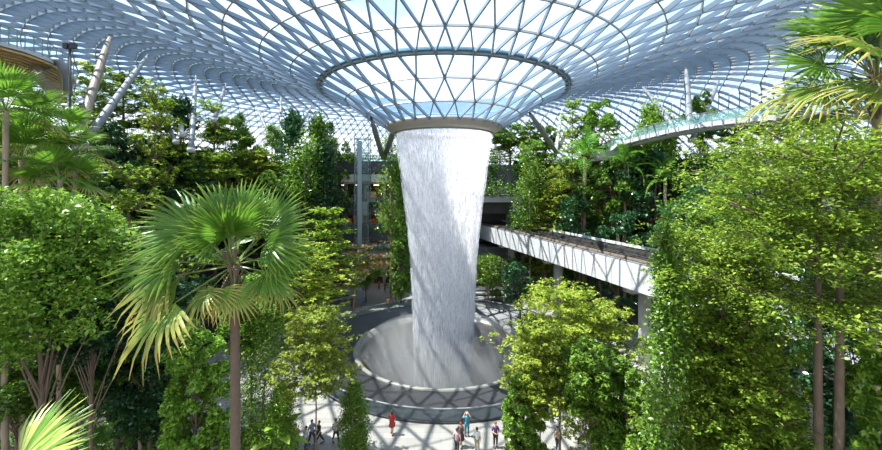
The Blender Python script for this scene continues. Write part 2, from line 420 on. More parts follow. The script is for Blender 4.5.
# ------------------------------------------------------------------ train bridge
br = empty('train_bridge', (7.6, 75, 0), label='white concrete train bridge with dark guide rails crossing from the tunnel to the right trees', cat='bridge')
bd = Vector((.29, -1, 0)).normalized(); bn = Vector((-bd.y, bd.x, 0)) * 1.0      # bn points to the far (right) side
if bn.x < 0: bn = -bn
B0 = Vector((0, 0, 0)); BL = 66.0; BT = 10.6
def bp(s, w, z): return B0 + bd*s + bn*w + Vector((0, 0, z))
def beam(name, w0, w1, z0, z1, m, s0=-1.5, s1=BL, parent=br):
    mb = MB(); mb.poly([bp(s0, w0, z0), bp(s1, w0, z0), bp(s1, w1, z0), bp(s0, w1, z0)]); mb.poly([bp(s0, w0, z1), bp(s0, w1, z1), bp(s1, w1, z1), bp(s1, w0, z1)])
    for a, b in ((w0, w0), (w1, w1)):
        mb.poly([bp(s0, a, z0), bp(s0, a, z1), bp(s1, a, z1), bp(s1, a, z0)])
    for s in (s0, s1): mb.poly([bp(s, w0, z0), bp(s, w1, z0), bp(s, w1, z1), bp(s, w0, z1)])
    return mb.build(name, m, parent)
W = 5.4
g = beam('girder', 0, .3, BT-2.6, BT, white_c)
beam('soffit', .3, W-.3, BT-2.4, BT-2.0, conc); beam('far_fascia', W-.3, W, BT-2.6, BT, white_c)
beam('deck', .3, W-.3, BT-1.0, BT-.75, plain('track_deck', (.06, .05, .045), .8, noise=.4, nscale=2))
beam('near_kerb', .05, .35, BT, BT+.14, steel)
for w in (1.0, 1.75, 3.6, 4.35):
    beam('guide_rail', w, w+.22, BT-.35, BT+.45, black_r)
beam('power_rail', .55, .68, BT+.15, BT+.38, brick)
beam('parapet', W-.1, W+.12, BT+.45, BT+.75, white_c)
beam('walkway', W-.9, W-.1, BT+.0, BT+.12, black_r)
mb = MB(); s = 0
while s < BL:
    mb.bar(bp(s, -.012, BT-2.6), bp(s, -.012, BT), .04, .02, up=bn); s += 2.8
mb.build('panel_joints', conc, g)
mb = MB(); s = 0
while s < BL:
    for w in (.75, 1.4, 2.6, 3.3, 4.0): mb.box(bp(s, w, BT-.6), (.25, .18, .35), rz=math.atan2(bd.y, bd.x))
    mb.box(bp(s, 2.7, BT-.72), (.3, W-.8, .12), rz=math.atan2(bd.y, bd.x)); s += 1.4
tag(mb.build('rail_brackets', charcoal, br), kind='stuff')
for s, l in ((8, 0), (22.5, 1), (38, 2), (52, 3)):
    mb = MB(); c = bp(s, W/2, 0); mb.tube([c, c+Vector((0, 0, BT-3.1))], .6, 20)
    mb.box(c+Vector((0, 0, BT-2.8)), (W*.8, 1.3, .8), rz=math.atan2(bn.y, bn.x)); mb.build('pier', conc, br, True)

# tunnel portal
tp = empty('tunnel_portal', (6.5, 71.5, 0), label='grey concrete tunnel mouth where the train bridge enters the planted back wall', cat='tunnel')
def pbox(name, x0, x1, y0, y1, z0, z1, m, root):
    mb = MB(); mb.box(((x0+x1)/2-root.location.x, (y0+y1)/2-root.location.y, (z0+z1)/2), (x1-x0, y1-y0, z1-z0)); return mb.build(name, m, root)
pbox('side_wall', 0, 3.4, 71, 79, 0, 15.2, conc, tp); pbox('side_wall', 13.2, 15.2, 71, 79, 0, 15.2, conc, tp)
pbox('lintel', -1, 15.4, 70.6, 79, 15.2, 16.6, conc, tp); pbox('sill_wall', 3.4, 13.2, 71.5, 79, 0, 6.8, dstone, tp)
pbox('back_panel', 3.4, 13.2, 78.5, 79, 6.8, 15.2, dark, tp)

# ------------------------------------------------------------------ back building with open floors
bb = empty('mall_building', (-15, 70, 0), label='open gallery building behind the plaza with dark slabs, glass rails and red shop interiors', cat='building')
def bx(name, x0, x1, y0, y1, z0, z1, m, p=bb): return pbox(name, x0, x1, y0, y1, z0, z1, m, p) if p is bb else None
X0, X1 = -26, -8
bx('back_panel', X0, X1, 79, 79.4, 0, 22, shop)
bx('side_wall', X0-.4, X0, 70, 79, 0, 22.6, charcoal); bx('side_wall', X1, X1+.4, 70, 79, 0, 22.6, charcoal)
for zt, th, d, m in ((22.7, 2.1, 0, charcoal), (14.9, 1.9, -.6, charcoal), (10.4, 2.0, -1.0, charcoal), (6.9, 1.5, -1.4, conc)):
    bx('floor_slab', X0, X1, 70+d, 79, zt-th, zt, m)
bx('parapet_band', X0, X1, 69.9, 70.2, 18.9, 20.3, cream)
bx('floor_slab', X0, X1, 70.2, 79, 18.6, 18.9, conc)
bx('brown_wall', X0, -12.2, 69.6, 70.2, 2.8, 5.6, brick)
for zt, d in ((22.7, 0), (14.9, -.6), (10.4, -1.0), (6.9, -1.4)):
    r_ = bx('glass_rail', X0, X1, 70.05+d, 70.1+d, zt, zt+1.1, railglass)
    mb = MB(); mb.box((X0/2+X1/2+15, .07+d, zt+1.12), (X1-X0, .08, .06)); mb.build('top_rail', steel, r_)
for x in (-24, -20.5, -17.5, -14, -10.5):
    for z0, z1 in ((0, 5.4), (6.9, 8.4), (10.4, 13), (14.9, 18.6)):
        mb = MB(); mb.tube([(x+15, 1.2, z0), (x+15, 1.2, z1)], .28, 12); mb.build('column', conc, bb, True)
gr = random.Random(4)
shopred = plain('red_shop_front', (.40, .06, .04), .5); shopwarm = plain('warm_shop_front', (.55, .36, .20), .5); shopwhite = plain('pale_shop_front', (.6, .58, .55), .5)
for z0, h in ((0, 4.6), (6.9, 3.0), (10.4, 2.6), (14.9, 3.4)):
    x = X0+.5
    while x < X1-2:
        w = gr.uniform(1.2, 2.8)
        bx('shop_front', x, x+w-.25, 76.5, 76.8, z0+.2, z0+h*gr.uniform(.5, .9), gr.choice((shopred, shopwarm, shopwhite, shop, charcoal))); x += w
lamp_m, nt_, out_ = nodes('gallery_lamp'); em_ = N(nt_, 'ShaderNodeEmission', Strength=9.0); em_.inputs[0].default_value = (1.0, .72, .5, 1); nt_.links.new(em_.outputs[0], out_.inputs[0])
for zc in (4.9, 8.2, 12.8, 18.4):
    for x in (-23, -19, -15.7, -12.3, -9.6): bx('ceiling_lamp', x-.5, x+.5, 73.2, 73.6, zc-.08, zc, lamp_m)
# glass lift tower
lt = empty('lift_tower', (-13.9, 68.2, 0), label='slim glass lift tower with steel mast in front of the gallery floors', cat='lift')
mb = MB()
for sx in (-1.2, 1.2):
    for sy in (-1.0, 1.0): mb.bar((sx, sy, 0), (sx, sy, 27), .12, .12, up=(1, 0, 0))
z = 1.5
while z < 27.1:
    for a, b in (((-1.2, -1), (1.2, -1)), ((1.2, -1), (1.2, 1)), ((1.2, 1), (-1.2, 1)), ((-1.2, 1), (-1.2, -1))): mb.bar((*a, z), (*b, z), .1, .1)
    z += 2.5
mb.build('steel_frame', steel, lt)
mb = MB()
for x, y, dx, dy in ((0, -1.02, 2.3, .03), (0, 1.02, 2.3, .03), (-1.22, 0, .03, 1.9), (1.22, 0, .03, 1.9)): mb.box((x, y, 13.5), (dx, dy, 27))
mb.build('glass_walls', liftglass, lt)
mb = MB(); mb.box((-.2, -1.35, 13.0), (.7, .35, 26)); mb.build('mast', plain('mast_blue_grey', (.33, .38, .42), .4), lt)
mb = MB(); mb.box((.1, 0, 14.2), (1.8, 1.5, 2.4)); mb.build('cabin', steel_d, lt)

# ------------------------------------------------------------------ roof columns
def rcol(px0, py0, Z0, px1, py1, w0, w1, label, m=steel, zbase=None):
    a = at(px0, py0, Z0); b = roof_hit(px1, py1)
    if zbase is not None: a.z = zbase
    o = empty('roof_column', a, label=label, cat='column', group='tapering steel roof columns')
    mb = MB(); d = b-a
    mb.tube([Vector((0, 0, 0)), d*.25, d*.75, d*.97], [w0*.8, w0, (w0+w1)/2, w1*.6], 16); mb.build('shaft', m, o, True)
    mb = MB(); mb.tube([d*.965, d*1.0], [w1*.45, w1*.45], 12); mb.build('head_joint', dark, o, True)
    mb = MB(); mb.tube([(0, 0, -.3), (0, 0, .25)], w0*1.2, 16); mb.build('foot_plate', conc, o, True)
rcol(74, 150, 33, 110, 35, .42, .32, 'thick warm grey column leaning right, beside the lamp post at upper left', tansteel)
rcol(82, 146, 36, 148, 55, .40, .26, 'long grey column leaning far right, crossing behind the thick warm grey one', steel)
rcol(191, 150, 46, 196, 75, .36, .24, 'upright grey column alone between the two left tree groups', steel)
rcol(176, 142, 47, 149, 88, .30, .22, 'thin column leaning left next to the upright grey column', steel)
rcol(182, 135, 48, 177, 94, .34, .22, 'short bright white column left of the upright grey column', white_c)
rcol(214, 120, 52, 226, 84, .3, .2, 'short slanted column just right of the upright grey column', steel)
rcol(277, 152, 70, 256, 106, .34, .24, 'thin column leaning left above the centre left tree tops', steel)
rcol(281, 152, 68, 281, 96, .34, .24, 'vertical column in the three-legged cluster left of the waterfall', steel)
rcol(288, 148, 70, 312, 105, .36, .26, 'column leaning right in the three-legged cluster left of the waterfall', steel)
rcol(383, 158, 66, 371, 117, .40, .3, 'column leaning left close to the roof ring, behind the lift tower', steel)
rcol(384, 158, 66, 396, 124, .44, .36, 'short column leaning right tucked under the left edge of the roof ring', steel)
rcol(556, 152, 64, 529, 112, .40, .28, 'column leaning left in the tripod right of the waterfall', steel)
rcol(556, 152, 64, 562, 108, .34, .26, 'near vertical middle column of the tripod right of the waterfall', white_c)
rcol(556, 152, 64, 572, 124, .34, .26, 'short column leaning right in the tripod right of the waterfall', steel)
rcol(676, 130, 52, 642, 86, .40, .28, 'column leaning left where it crosses the high footbridge', steel)
rcol(690, 132, 50, 686, 68, .42, .34, 'upright column standing behind the high footbridge', steel)
rcol(692, 140, 50, 719, 81, .42, .30, 'column leaning right where it crosses the high footbridge', steel)
rcol(826, 75, 44, 798, 31, .42, .34, 'grey column leaning left behind the near fan palm at upper right', steel)

# ------------------------------------------------------------------ high footbridge, right
P_ = [(606, 152, 62), (618, 143, 58), (640, 137, 54), (668, 130, 50), (700, 124, 46.5), (735, 119.5, 43.5), (775, 116, 41), (830, 112, 39), (900, 108, 37)]
pts = [at(*q) for q in P_]
fb = empty('canopy_footbridge', pts[4], label='curved pale high footbridge with glass rails hanging under the roof at right', cat='footbridge')
L0 = fb.location
def ribbon(off0, off1, z0, z1):
    mb = MB(); sec = []
    for i, p in enumerate(pts):
        t = (pts[min(i+1, len(pts)-1)]-pts[max(i-1, 0)]); t.z = 0; t.normalize(); n = Vector((-t.y, t.x, 0))
        if n.y < 0: n = -n
        sec.append([p-L0+n*o+Vector((0, 0, z)) for o, z in ((off0, z0), (off1, z0), (off1, z1), (off0, z1))])
    for A, B in zip(sec, sec[1:]):
        for q in range(4): mb.poly((A[q], B[q], B[(q+1) % 4], A[(q+1) % 4]))
    mb.poly(sec[0]); mb.poly(sec[-1]); return mb
ribbon(0, 3.2, -.35, 0).build('deck', white_c, fb); ribbon(-.06, 0, -.42, .12).build('near_fascia', white_c, fb); ribbon(1.1, 2.0, -.7, -.35).build('box_girder', conc, fb)
r1 = ribbon(.05, .08, .18, 1.25).build('near_glass_rail', railglass, fb); ribbon(.02, .12, 1.25, 1.32).build('top_rail', steel, r1)
r2 = ribbon(3.1, 3.13, .0, 1.25).build('far_glass_rail', railglass, fb); ribbon(3.06, 3.16, 1.25, 1.32).build('top_rail', steel, r2)
mb = MB()
for A, B in zip(pts, pts[1:]):
    for k in range(3): p = A.lerp(B, k/3)-L0; mb.box(p+Vector((0, -.1, -.2)), (.12, .16, .7))
mb.build('brackets', steel_d, fb)
mb = MB(); p = at(611, 150, 60)-L0; mb.box(p+Vector((0, 1, -.9)), (4.2, 4, 1.5)); mb.build('end_block', conc, fb)

# ------------------------------------------------------------------ left upper deck with timber soffit, slide tube and lamp post
dk = empty('timber_deck', at(20, 60, 30), label='overhanging walkway deck with orange timber slat soffit and glass rail at upper left', cat='walkway')
L1 = dk.location.copy()
e = [at(-60, 44, 26), at(0, 48, 28), at(25, 52, 30), at(50, 59, 33), at(68, 67, 37), at(76, 74, 41)]
for p in e: p.z = e[2].z + (p.z-e[2].z)*.5
back = [p+Vector((-7, 5, 0)) for p in e]
mb = MB(); mt = MB(); 
for i in range(len(e)-1):
    a, b, c, d = e[i]-L1, e[i+1]-L1, back[i+1]-L1, back[i]-L1
    for z in (0, .3): mb.poly([q+Vector((0, 0, z)) for q in (a, b, c, d)])
    mb.poly([a, b, b+Vector((0, 0, .3)), a+Vector((0, 0, .3))])
    for k in range(9):
        u = (k+.5)/9; mt.bar(a.lerp(d, u)-Vector((0, 0, .12)), b.lerp(c, u)-Vector((0, 0, .12)), .3, .14)
mb.build('deck_slab', white_c, dk); mt.build('timber_soffit', timber, dk)
mg = MB(); mr_ = MB()
for i in range(len(e)-1):
    a, b = e[i]-L1, e[i+1]-L1
    mg.poly([a+Vector((0, 0, .3)), b+Vector((0, 0, .3)), b+Vector((0, 0, 1.5)), a+Vector((0, 0, 1.5))]); mr_.bar(a+Vector((0, 0, 1.52)), b+Vector((0, 0, 1.52)), .08, .06)
    for k in range(3): p = a.lerp(b, k/3); mr_.bar(p+Vector((0, 0, .2)), p+Vector((0, 0, 1.5)), .05, .05, up=(1, 0, 0))
gl_ = mg.build('glass_rail', railglass, dk); mr_.build('rail_posts', steel, gl_)
tb = empty('slide_tube', at(50, 78, 34), label='looping pale steel tube sculpture below the timber deck at upper left', cat='sculpture')
TB = [(36, 66, 33), (37, 76, 33), (45, 84, 34), (52, 92, 34), (62, 100, 34)]; TB2 = [(38, 68, 34), (48, 65, 34), (54, 61, 34), (60, 62, 34), (64, 70, 34), (67, 80, 35), (68, 95, 35)]
mb = MB(); mb.tube([at(*q)-tb.location for q in TB], .42, 12); mb.build('lower_run', tansteel, tb, True)
mb = MB(); mb.tube([at(*q)-tb.location for q in TB2], .34, 12); mb.build('upper_run', steel, tb, True)
lp = empty('lamp_post', at(70, 128, 30), label='black lamp post with twin floodlight heads standing at upper left', cat='lamp')
h = at(70, 44, 30).z-lp.location.z
mb = MB(); mb.tube([(0, 0, -5), (0, 0, h)], .09, 10); mb.build('pole', dark, lp, True)
for sx in (-1, 1):
    mb = MB(); mb.box((sx*.28, 0, h-.15), (.34, .3, .42)); mb.bar((0, 0, h-.1), (sx*.3, 0, h-.1), .06, .06); mb.build('lamp_head', dark, lp)
# thin dark post among the right trees
lp2 = empty('slim_post', (at(531, 450, 24).x, 24, 0), label='slim dark lamp post among the light green trees right of the basin', cat='lamp')
mb = MB(); mb.tube([(0, 0, 0), (0, 0, at(531, 362, 24).z)], .07, 10); mb.build('pole', dark, lp2, True)
mb = MB(); mb.tube([(0, 0, at(531, 362, 24).z), (0, 0, at(531, 358, 24).z)], .12, 10); mb.build('lamp_head', dark, lp2, True)

# stepped seats at back left of the plaza
for i, (px, py, ln, rz) in enumerate([(292, 322, 6, .5), (318, 298, 6, .45), (311, 309, 6, .5), (334, 305, 4, .5)]):
    z = 18*F/(py-HY)
    o = empty('stone_bench', (at(px, py, z).x, z, 0), rz, label=['long dark stone seat step nearest the left trees', 'dark stone seat step highest up by the terrace foot', 'dark stone seat step in the middle of the seating flight', 'short dark stone seat step beside the blue clad walker'][i], cat='bench', group='dark stone seat steps')
    mb = MB(); mb.box((0, 0, .25), (ln, 1.0, .5)); mb.build('seat_block', charcoal, o)
    for x in (-ln*.3, ln*.3):
        mb = MB(); mb.tube([(x, -.45, .5), (x, -.45, 1.15), (x, .45, 1.15), (x, .45, .5)], .035, 8); mb.build('handrail', steel, o)
for i, (py, ln) in enumerate([(291, 9), (295.5, 8.4), (302, 7.6)]):
    z = 18*F/(py-HY)
    o = empty('seat_terrace', (at(488+i*4, py, z).x, z, 0), label=['farthest dark bench line behind the basin at right of the water', 'middle dark bench line behind the basin at right of the water', 'dark bench line closest to the basin rim at right of the water'][i], cat='bench', group='bench lines behind the basin')
    mb = MB(); mb.box((0, 0, .22), (ln, .9, .1)); mb.build('seat', charcoal, o)
    for x in (-ln*.4, 0, ln*.4): mb = MB(); mb.box((x, 0, .085), (.4, .7, .17)); mb.build('support', conc, o)
# ------------------------------------------------------------------ plants
def leaves(name, P, size, mats, seed=0, flat=.5, aspect=.5, parent=None, outward=None, droop=0.0, obj=True):
    """one small folded blade per point of P; flat: how level the leaves lie"""
    g = np.random.default_rng(seed); n = len(P)
    a = g.uniform(0, 2*PI, n); el = g.normal(0, 1-flat, n)*.9 - droop
    d = np.stack([np.cos(a)*np.cos(el), np.sin(a)*np.cos(el), np.sin(el)], 1)
    up = np.zeros((n, 3)); up[:, 2] = 1; up += g.normal(0, (1-flat)*.8+.12, (n, 3))
    if outward is not None: up += outward*.8
    s = np.cross(d, up); s /= np.linalg.norm(s, axis=1)[:, None]+1e-9
    L = (size*g.uniform(.6, 1.35, n))[:, None]
    nn = np.cross(s, d)
    V = np.zeros((n, 4, 3))
    V[:, 0] = P-d*L*.5; V[:, 1] = P+s*L*aspect*.5+d*L*.05+nn*L*.08; V[:, 2] = P+d*L*.5-nn*L*.05; V[:, 3] = P-s*L*aspect*.5+d*L*.05+nn*L*.08
    me = quads(name, V.reshape(-1, 3), mats)
    return me

def crown_round(n, R, H, seed, ncl=38, z0=0.0, spread=.24, shell=.72):
    g = np.random.default_rng(seed)
    u = g.normal(0, 1, (ncl, 3)); u /= np.linalg.norm(u, axis=1)[:, None]; k = g.uniform(shell-.3, 1, ncl)**.6
    c = u*k[:, None]; c[:, 2] = c[:, 2]*.5+.5
    irr = 1+.22*np.sin(3*np.arctan2(u[:, 1], u[:, 0])+seed)
    c[:, 0] *= R*irr*.82; c[:, 1] *= R*irr*.82; c[:, 2] = z0+c[:, 2]*H
    i = g.integers(0, ncl, n); q = g.normal(0, 1, (n, 3)); q /= np.linalg.norm(q, axis=1)[:, None]
    q *= (g.uniform(.35, 1, n)**.5)[:, None]; q[:, 2] = np.abs(q[:, 2])*.75-.15
    return c[i]+q*R*spread, c
def crown_tier(n, R, H, seed, tiers=6, z0=0.0, arms=7, top=.35, thick=.05, per=16):
    """flat layers of foliage on level branches; returns points and branches"""
    g = np.random.default_rng(seed); pts = []; br_ = []
    for t in range(tiers):
        f = t/max(1, tiers-1); z = z0+H*(f**.9)*.96
        Rt = R*(1-(1-top)*f**1.3)*(.85 if t == 0 else 1); ph = g.uniform(0, 6)
        for k in range(arms):
            a = ph+2*PI*k/arms+g.normal(0, .18); L = Rt*g.uniform(.7, 1.08)
            rise = H*.05+.12*L*g.uniform(.3, 1.2)
            e = np.array([math.cos(a)*L, math.sin(a)*L, z+rise]); s = np.array([0, 0, z-.04*H])
            br_.append((s, s+(e-s)*.5+np.array([0, 0, -.02*H]), e))
            m = max(14, int(n/tiers/arms*(Rt/R+.35))); tw = max(3, m//per); u = g.uniform(.15, 1.05, tw)**.75
            sp = (.10+.36*u*(1.2-u)*2.0)*L
            p = s[None]+(e-s)[None]*u[:, None]
            off = g.uniform(-1, 1, (tw, 2)); p[:, :2] += off*sp[:, None]*1.15
            p[:, 2] += g.normal(0, thick*H/tiers*2.2, tw) - .05*H/tiers*np.abs(off[:, 0])*3
            i = g.integers(0, tw, m); dirn = g.uniform(0, 2*PI, tw)[i]; q = g.normal(0, 1, m)*.05*R; q2 = g.normal(0, 1, m)*.022*R
            w_ = np.stack([q*np.cos(dirn)-q2*np.sin(dirn), q*np.sin(dirn)+q2*np.cos(dirn), g.normal(0, .010*R, m)-np.abs(q)*.15], 1)
            pts.append(p[i]+w_)
    return np.concatenate(pts), br_
def crown_column(n, R, H, seed, z0=0.0, ncl=60):
    g = np.random.default_rng(seed); z = g.uniform(0, 1, ncl); a = g.uniform(0, 2*PI, ncl)
    rad = R*np.sin(np.clip(z*.9+.12, 0, 1)*PI)**.45*g.uniform(.5, 1.0, ncl)
    rad *= np.where(z > .8, (1-z)/.2*.8+.2, 1)
    c = np.stack([rad*np.cos(a), rad*np.sin(a), z0+z*H], 1); i = g.integers(0, ncl, n)
    q = g.normal(0, 1, (n, 3))*R*.27
    return c[i]+q, c
def wob(g, p, a): return tuple(p[i]+g.uniform(-a, a) for i in range(3))
def trunk_mesh(name, h, r, mat, branches, seed=0, forks=1, lean=.3):
    g = random.Random(seed); mb = MB()
    for f in range(forks):
        ox, oy = (0, 0) if forks == 1 else (.19*(1 if f else -1), .1*f)
        P = [(ox, oy, -.4)]+[(ox+g.uniform(-lean, lean)*k/5, oy+g.uniform(-lean, lean)*k/5, h*k/5) for k in range(1, 6)]
        mb.tube(P, [r*1.25, r, r*.85, r*.7, r*.5, r*.2], 10)
    for b in branches:
        s, m, e = [tuple(map(float, q)) for q in b]
        L = math.dist(s, e); mb.tube([s, m, e], [max(.03, r*.32), max(.02, r*.2), .012], 5, cap=False)
    return mb.mesh(name, mat, True)
KINDS = {}
PTS = {}
REAL = {'tier_near': .15, 'tier_great': .135, 'tier_mid': .19, 'round_near': .23, 'dark_near': .25, 'mid_near': .24, 'column_near': .14, 'creeper_near': .16, 'tall_near': .22}
def kind_tree(key, base, foliage_name, P, size, leaf, seed, trunk_h, trunk_r, bk, branches, forks=1, flat=.5, aspect=.5, lean=.3, droop=0.0):
    PTS[key] = (P, size, leaf, seed, flat, aspect, droop)
    KINDS[key] = (base, [('trunk', trunk_mesh('trunk', trunk_h, trunk_r, bk, branches, seed, forks, lean)), ('crown', leaves('crown', P, size, leaf, seed, flat, aspect, droop=droop))])
def bclust(c, h0, g=random.Random(5)):
    return [((0, 0, max(h0*.5, float(q[2])*.55)), tuple(q*np.array([.5, .5, .8])), tuple(q)) for q in c]
# nominal trees: 10 m tall, 4 m crown radius
for i in range(3):
    P, c = crown_round(6500, 4, 6.2, 20+i, 34, z0=3.6); kind_tree('round%d' % i, 'broadleaf_tree', 'crown', P, .42, L_round, i, 8.0, .17, bark, bclust(c, 3.5), flat=.35)
    P, c = crown_round(6500, 4, 7.5, 30+i, 40, z0=2.3); kind_tree('dark%d' % i, 'dark_leaved_tree', 'crown', P, .40, L_dark, i+3, 8.0, .17, bark, bclust(c, 2.5), flat=.3)
    P, b = crown_tier(8000, 4, 7.2, 40+i, 7 if i else 6, z0=2.6, arms=7); kind_tree('tier%d' % i, 'tiered_tree', 'crown', P, .30, L_tier if i != 2 else L_tier_y, i+6, 9.6, .14, bark, b, flat=.72)
P, c = crown_round(2200, 4, 5, 51, 22, z0=4.6); kind_tree('bronze', 'bronze_leaved_tree', 'crown', P, .30, L_bronze, 9, 8, .12, bark_l, bclust(c, 3), flat=.5)
for i in range(2):
    P, c = crown_column(6000, 1.5, 9.0, 60+i, z0=.9); kind_tree('column%d' % i, 'narrow_tree', 'crown', P, .36, L_round if i else L_dark, i+11, 9.2, .13, bark, [], flat=.3)
P, c = crown_column(5000, 1.7, 5.5, 66, z0=4.2, ncl=30); kind_tree('slender', 'slender_tree', 'crown', P, .34, L_bright, 14, 9.2, .10, bark_l, bclust(c[:10], 4), flat=.4, lean=.15)
# finer ones for the front rows
P, b = crown_tier(52000, 4, 7.4, 71, 10, z0=1.9, arms=8, top=.6, thick=.05, per=24); kind_tree('tier_near', 'tiered_tree', 'crown', P, .10, L_tier, 21, 9.4, .11, bark, b, forks=2, flat=.62)
P, b = crown_tier(24000, 4, 7.2, 72, 8, z0=2.4, arms=7, top=.5, thick=.06, per=18); kind_tree('tier_mid', 'tiered_tree', 'crown', P, .17, L_tier_y, 22, 9.4, .10, bark, b, flat=.6)
P, c = crown_round(22000, 4, 8.2, 73, 130, z0=1.8, spread=.2); kind_tree('round_near', 'broadleaf_tree', 'crown', P, .18, L_bright, 23, 9, .13, bark, bclust(c[::7], 2), flat=.35)
P, c = crown_round(22000, 4, 8.6, 74, 120, z0=1.4, spread=.2); kind_tree('dark_near', 'dark_leaved_tree', 'crown', P, .24, L_dark, 24, 9, .13, bark, bclust(c[::7], 2), flat=.35)
P, c = crown_round(20000, 4, 5.4, 75, 110, z0=4.4, spread=.2); kind_tree('mid_near', 'broadleaf_tree', 'crown', P, .24, L_round, 25, 9, .14, bark, bclust(c[::7], 2), flat=.45)
P, c = crown_column(14000, 1.5, 9.4, 76, z0=.5, ncl=110); kind_tree('column_near', 'narrow_tree', 'crown', P, .20, L_bright, 26, 9.4, .09, bark_l, [], flat=.35)
P, c = crown_column(18000, 1.5, 9.6, 77, z0=.2, ncl=120); kind_tree('creeper_near', 'creeper_clad_tree', 'crown', P, .26, L_round, 27, 9.6, .12, bark, [], flat=.3)

P, b = crown_tier(56000, 4, 2.6, 78, 5, z0=7.2, arms=10, top=.6, thick=.09, per=22); kind_tree('tier_great', 'tiered_tree', 'crown', P, .095, L_tier, 28, 9.4, .15, bark, b, forks=2, flat=.62, lean=.05)
P, c = crown_round(24000, 4, 4.2, 79, 120, z0=5.6, spread=.2); kind_tree('tall_near', 'broadleaf_tree', 'crown', P, .2, L_bright, 29, 9, .13, bark, bclust(c[::8], 5), flat=.4)
P, b = crown_tier(15000, 4, 4.4, 80, 6, z0=5.2, arms=7, top=.45, thick=.06, per=16); kind_tree('tier_high', 'tiered_tree', 'crown', P, .2, L_tier_y, 31, 9.4, .07, bark, b, flat=.6, lean=.12)
REAL['tier_high'] = .18
# --- fan palms
def fan_blade(R, nseg, span, seed, droop=.35, parent_len=1.2, wmul=1.0):
    g = random.Random(seed); mb = MB(); mb.uv = []
    def put(p, v): mb.v.append(tuple(p)); mb.uv.append((.5, v)); return len(mb.v)-1
    # petiole along +Y, slightly arched
    k = 6
    for i in range(5):
        y0 = parent_len*i/5; y1 = parent_len*(i+1)/5
        for (w, t) in ((.028, 0),):
            a = put((-w, y0, -.02*(i/5)**2), 0); b = put((w, y0, -.02*(i/5)**2), 0); c = put((w*.8, y1, -.02*((i+1)/5)**2), 0); d = put((-w*.8, y1, -.02*((i+1)/5)**2), 0)
            e_ = put((0, y0, -.04), 0); f_ = put((0, y1, -.04), 0)
            mb.f += [(a, b, c, d), (a, d, f_, e_), (b, e_, f_, c)]; mb.mi += [1, 1, 1]
    rs = [.03, .3, .55, .78, 1.0]
    for s in range(nseg):
        a = (s+.5)/nseg*span-span/2; da = span/nseg/2
        Rl = R*(1-.22*(abs(a)/(span/2))**2)*g.uniform(.9, 1.08); dr = droop*g.uniform(.7, 1.5); prev = None
        for i, q in enumerate(rs):
            rho = q*Rl; wv = rho*math.tan(da)*wmul if q <= .56 else R*.56*math.tan(da)*wmul*(1-(q-.56)/.46)
            z = -dr*R*q**3*.8 + .05*math.cos(a)*q
            cup = .16*R*(1-math.cos(a))*q
            cx, cy = math.sin(a)*rho, math.cos(a)*rho; tx, ty = math.cos(a), -math.sin(a)
            l = put((cx-tx*wv, parent_len+cy-ty*wv, z+cup-.10*wv), q); m = put((cx, parent_len+cy, z+cup+.35*wv), q); r_ = put((cx+tx*wv, parent_len+cy+ty*wv, z+cup-.10*wv), q)
            if prev: mb.f += [(prev[0], prev[1], m, l), (prev[1], prev[2], r_, m)]; mb.mi += [0, 0]
            prev = (l, m, r_)
    return mb
petiole_m = plain('petiole', (.15, .19, .04), .5)
FAN = [fan_blade(1.5, 28, math.radians(215), i, .12+.12*i, 1.35).mesh('frond', [L_palm, petiole_m]) for i in range(3)]
FANY = [fan_blade(1.6, 28, math.radians(220), 7+i, .4, 1.4).mesh('frond', [L_palm_y, petiole_m]) for i in range(2)]
def fan_palm(name, loc, h, label, group=None, nf=26, sc_=1.0, tr=.15, seed=1, yellow=.2, trunk_mat=bark_l, elmin=-50, elmax=80, skip=None, spec=None):
    g = random.Random(seed); root = empty(name, loc, 0, label, 'palm', group)
    mb = MB(); n = int(h/.22)+2; P = []; R_ = []
    for i in range(n+1):
        u = i/n; P.append((.12*math.sin(u*2.1)*h/12, .05*math.sin(u*3)*h/12, -.2+u*(h+.1))); R_.append(tr*(1.25-.35*u)*(1.06 if i % 2 else .97))
    mb.tube(P, R_, 12); mb.build('trunk', trunk_mat, root, True)
    top = Vector(P[-1])
    mb = MB()
    for k in range(30):
        a = g.uniform(0, 6.28); z = g.uniform(-1.1, .1)*sc_; mb.bar(top+Vector((math.cos(a)*tr*.8, math.sin(a)*tr*.8, z)), top+Vector((math.cos(a)*tr*2.3, math.sin(a)*tr*2.3, z+.45*sc_)), .07, .03)
    tag(mb.build('leaf_bases', bark, root), kind='stuff')
    ga = 2.39996
    for (az, el, s_, y_) in spec or ():
        roll = -36*math.sin(math.radians(az))*(1 if el > -20 else .5)+g.uniform(-14, 14)
        o = link('frond', (FANY if y_ else FAN)[int(abs(az)) % (2 if y_ else 3)], root, top, (0, 0, 0), (sc_*s_,)*3)
        o.rotation_mode = 'YXZ'; o.rotation_euler = (math.radians(el), math.radians(roll), math.radians(az))
    for k in range(0 if spec else nf):
        u = k/(nf-1); el = math.radians(elmax+(elmin-elmax)*u**.9)+g.uniform(-.08, .08); az = k*ga+g.uniform(-.2, .2)
        if skip and skip(az % (2*PI), el): continue
        yel = u > 1-yellow and g.random() < .75
        me = g.choice(FANY if yel else FAN)
        o = link('frond', me, root, top+Vector((0, 0, .1*(1-u))), (0, 0, 0), (sc_*g.uniform(.85, 1.12),)*3)
        o.rotation_mode = 'YXZ'; o.rotation_euler = (el, -.7*math.sin(az)+g.uniform(-.3, .3), az)
    return root
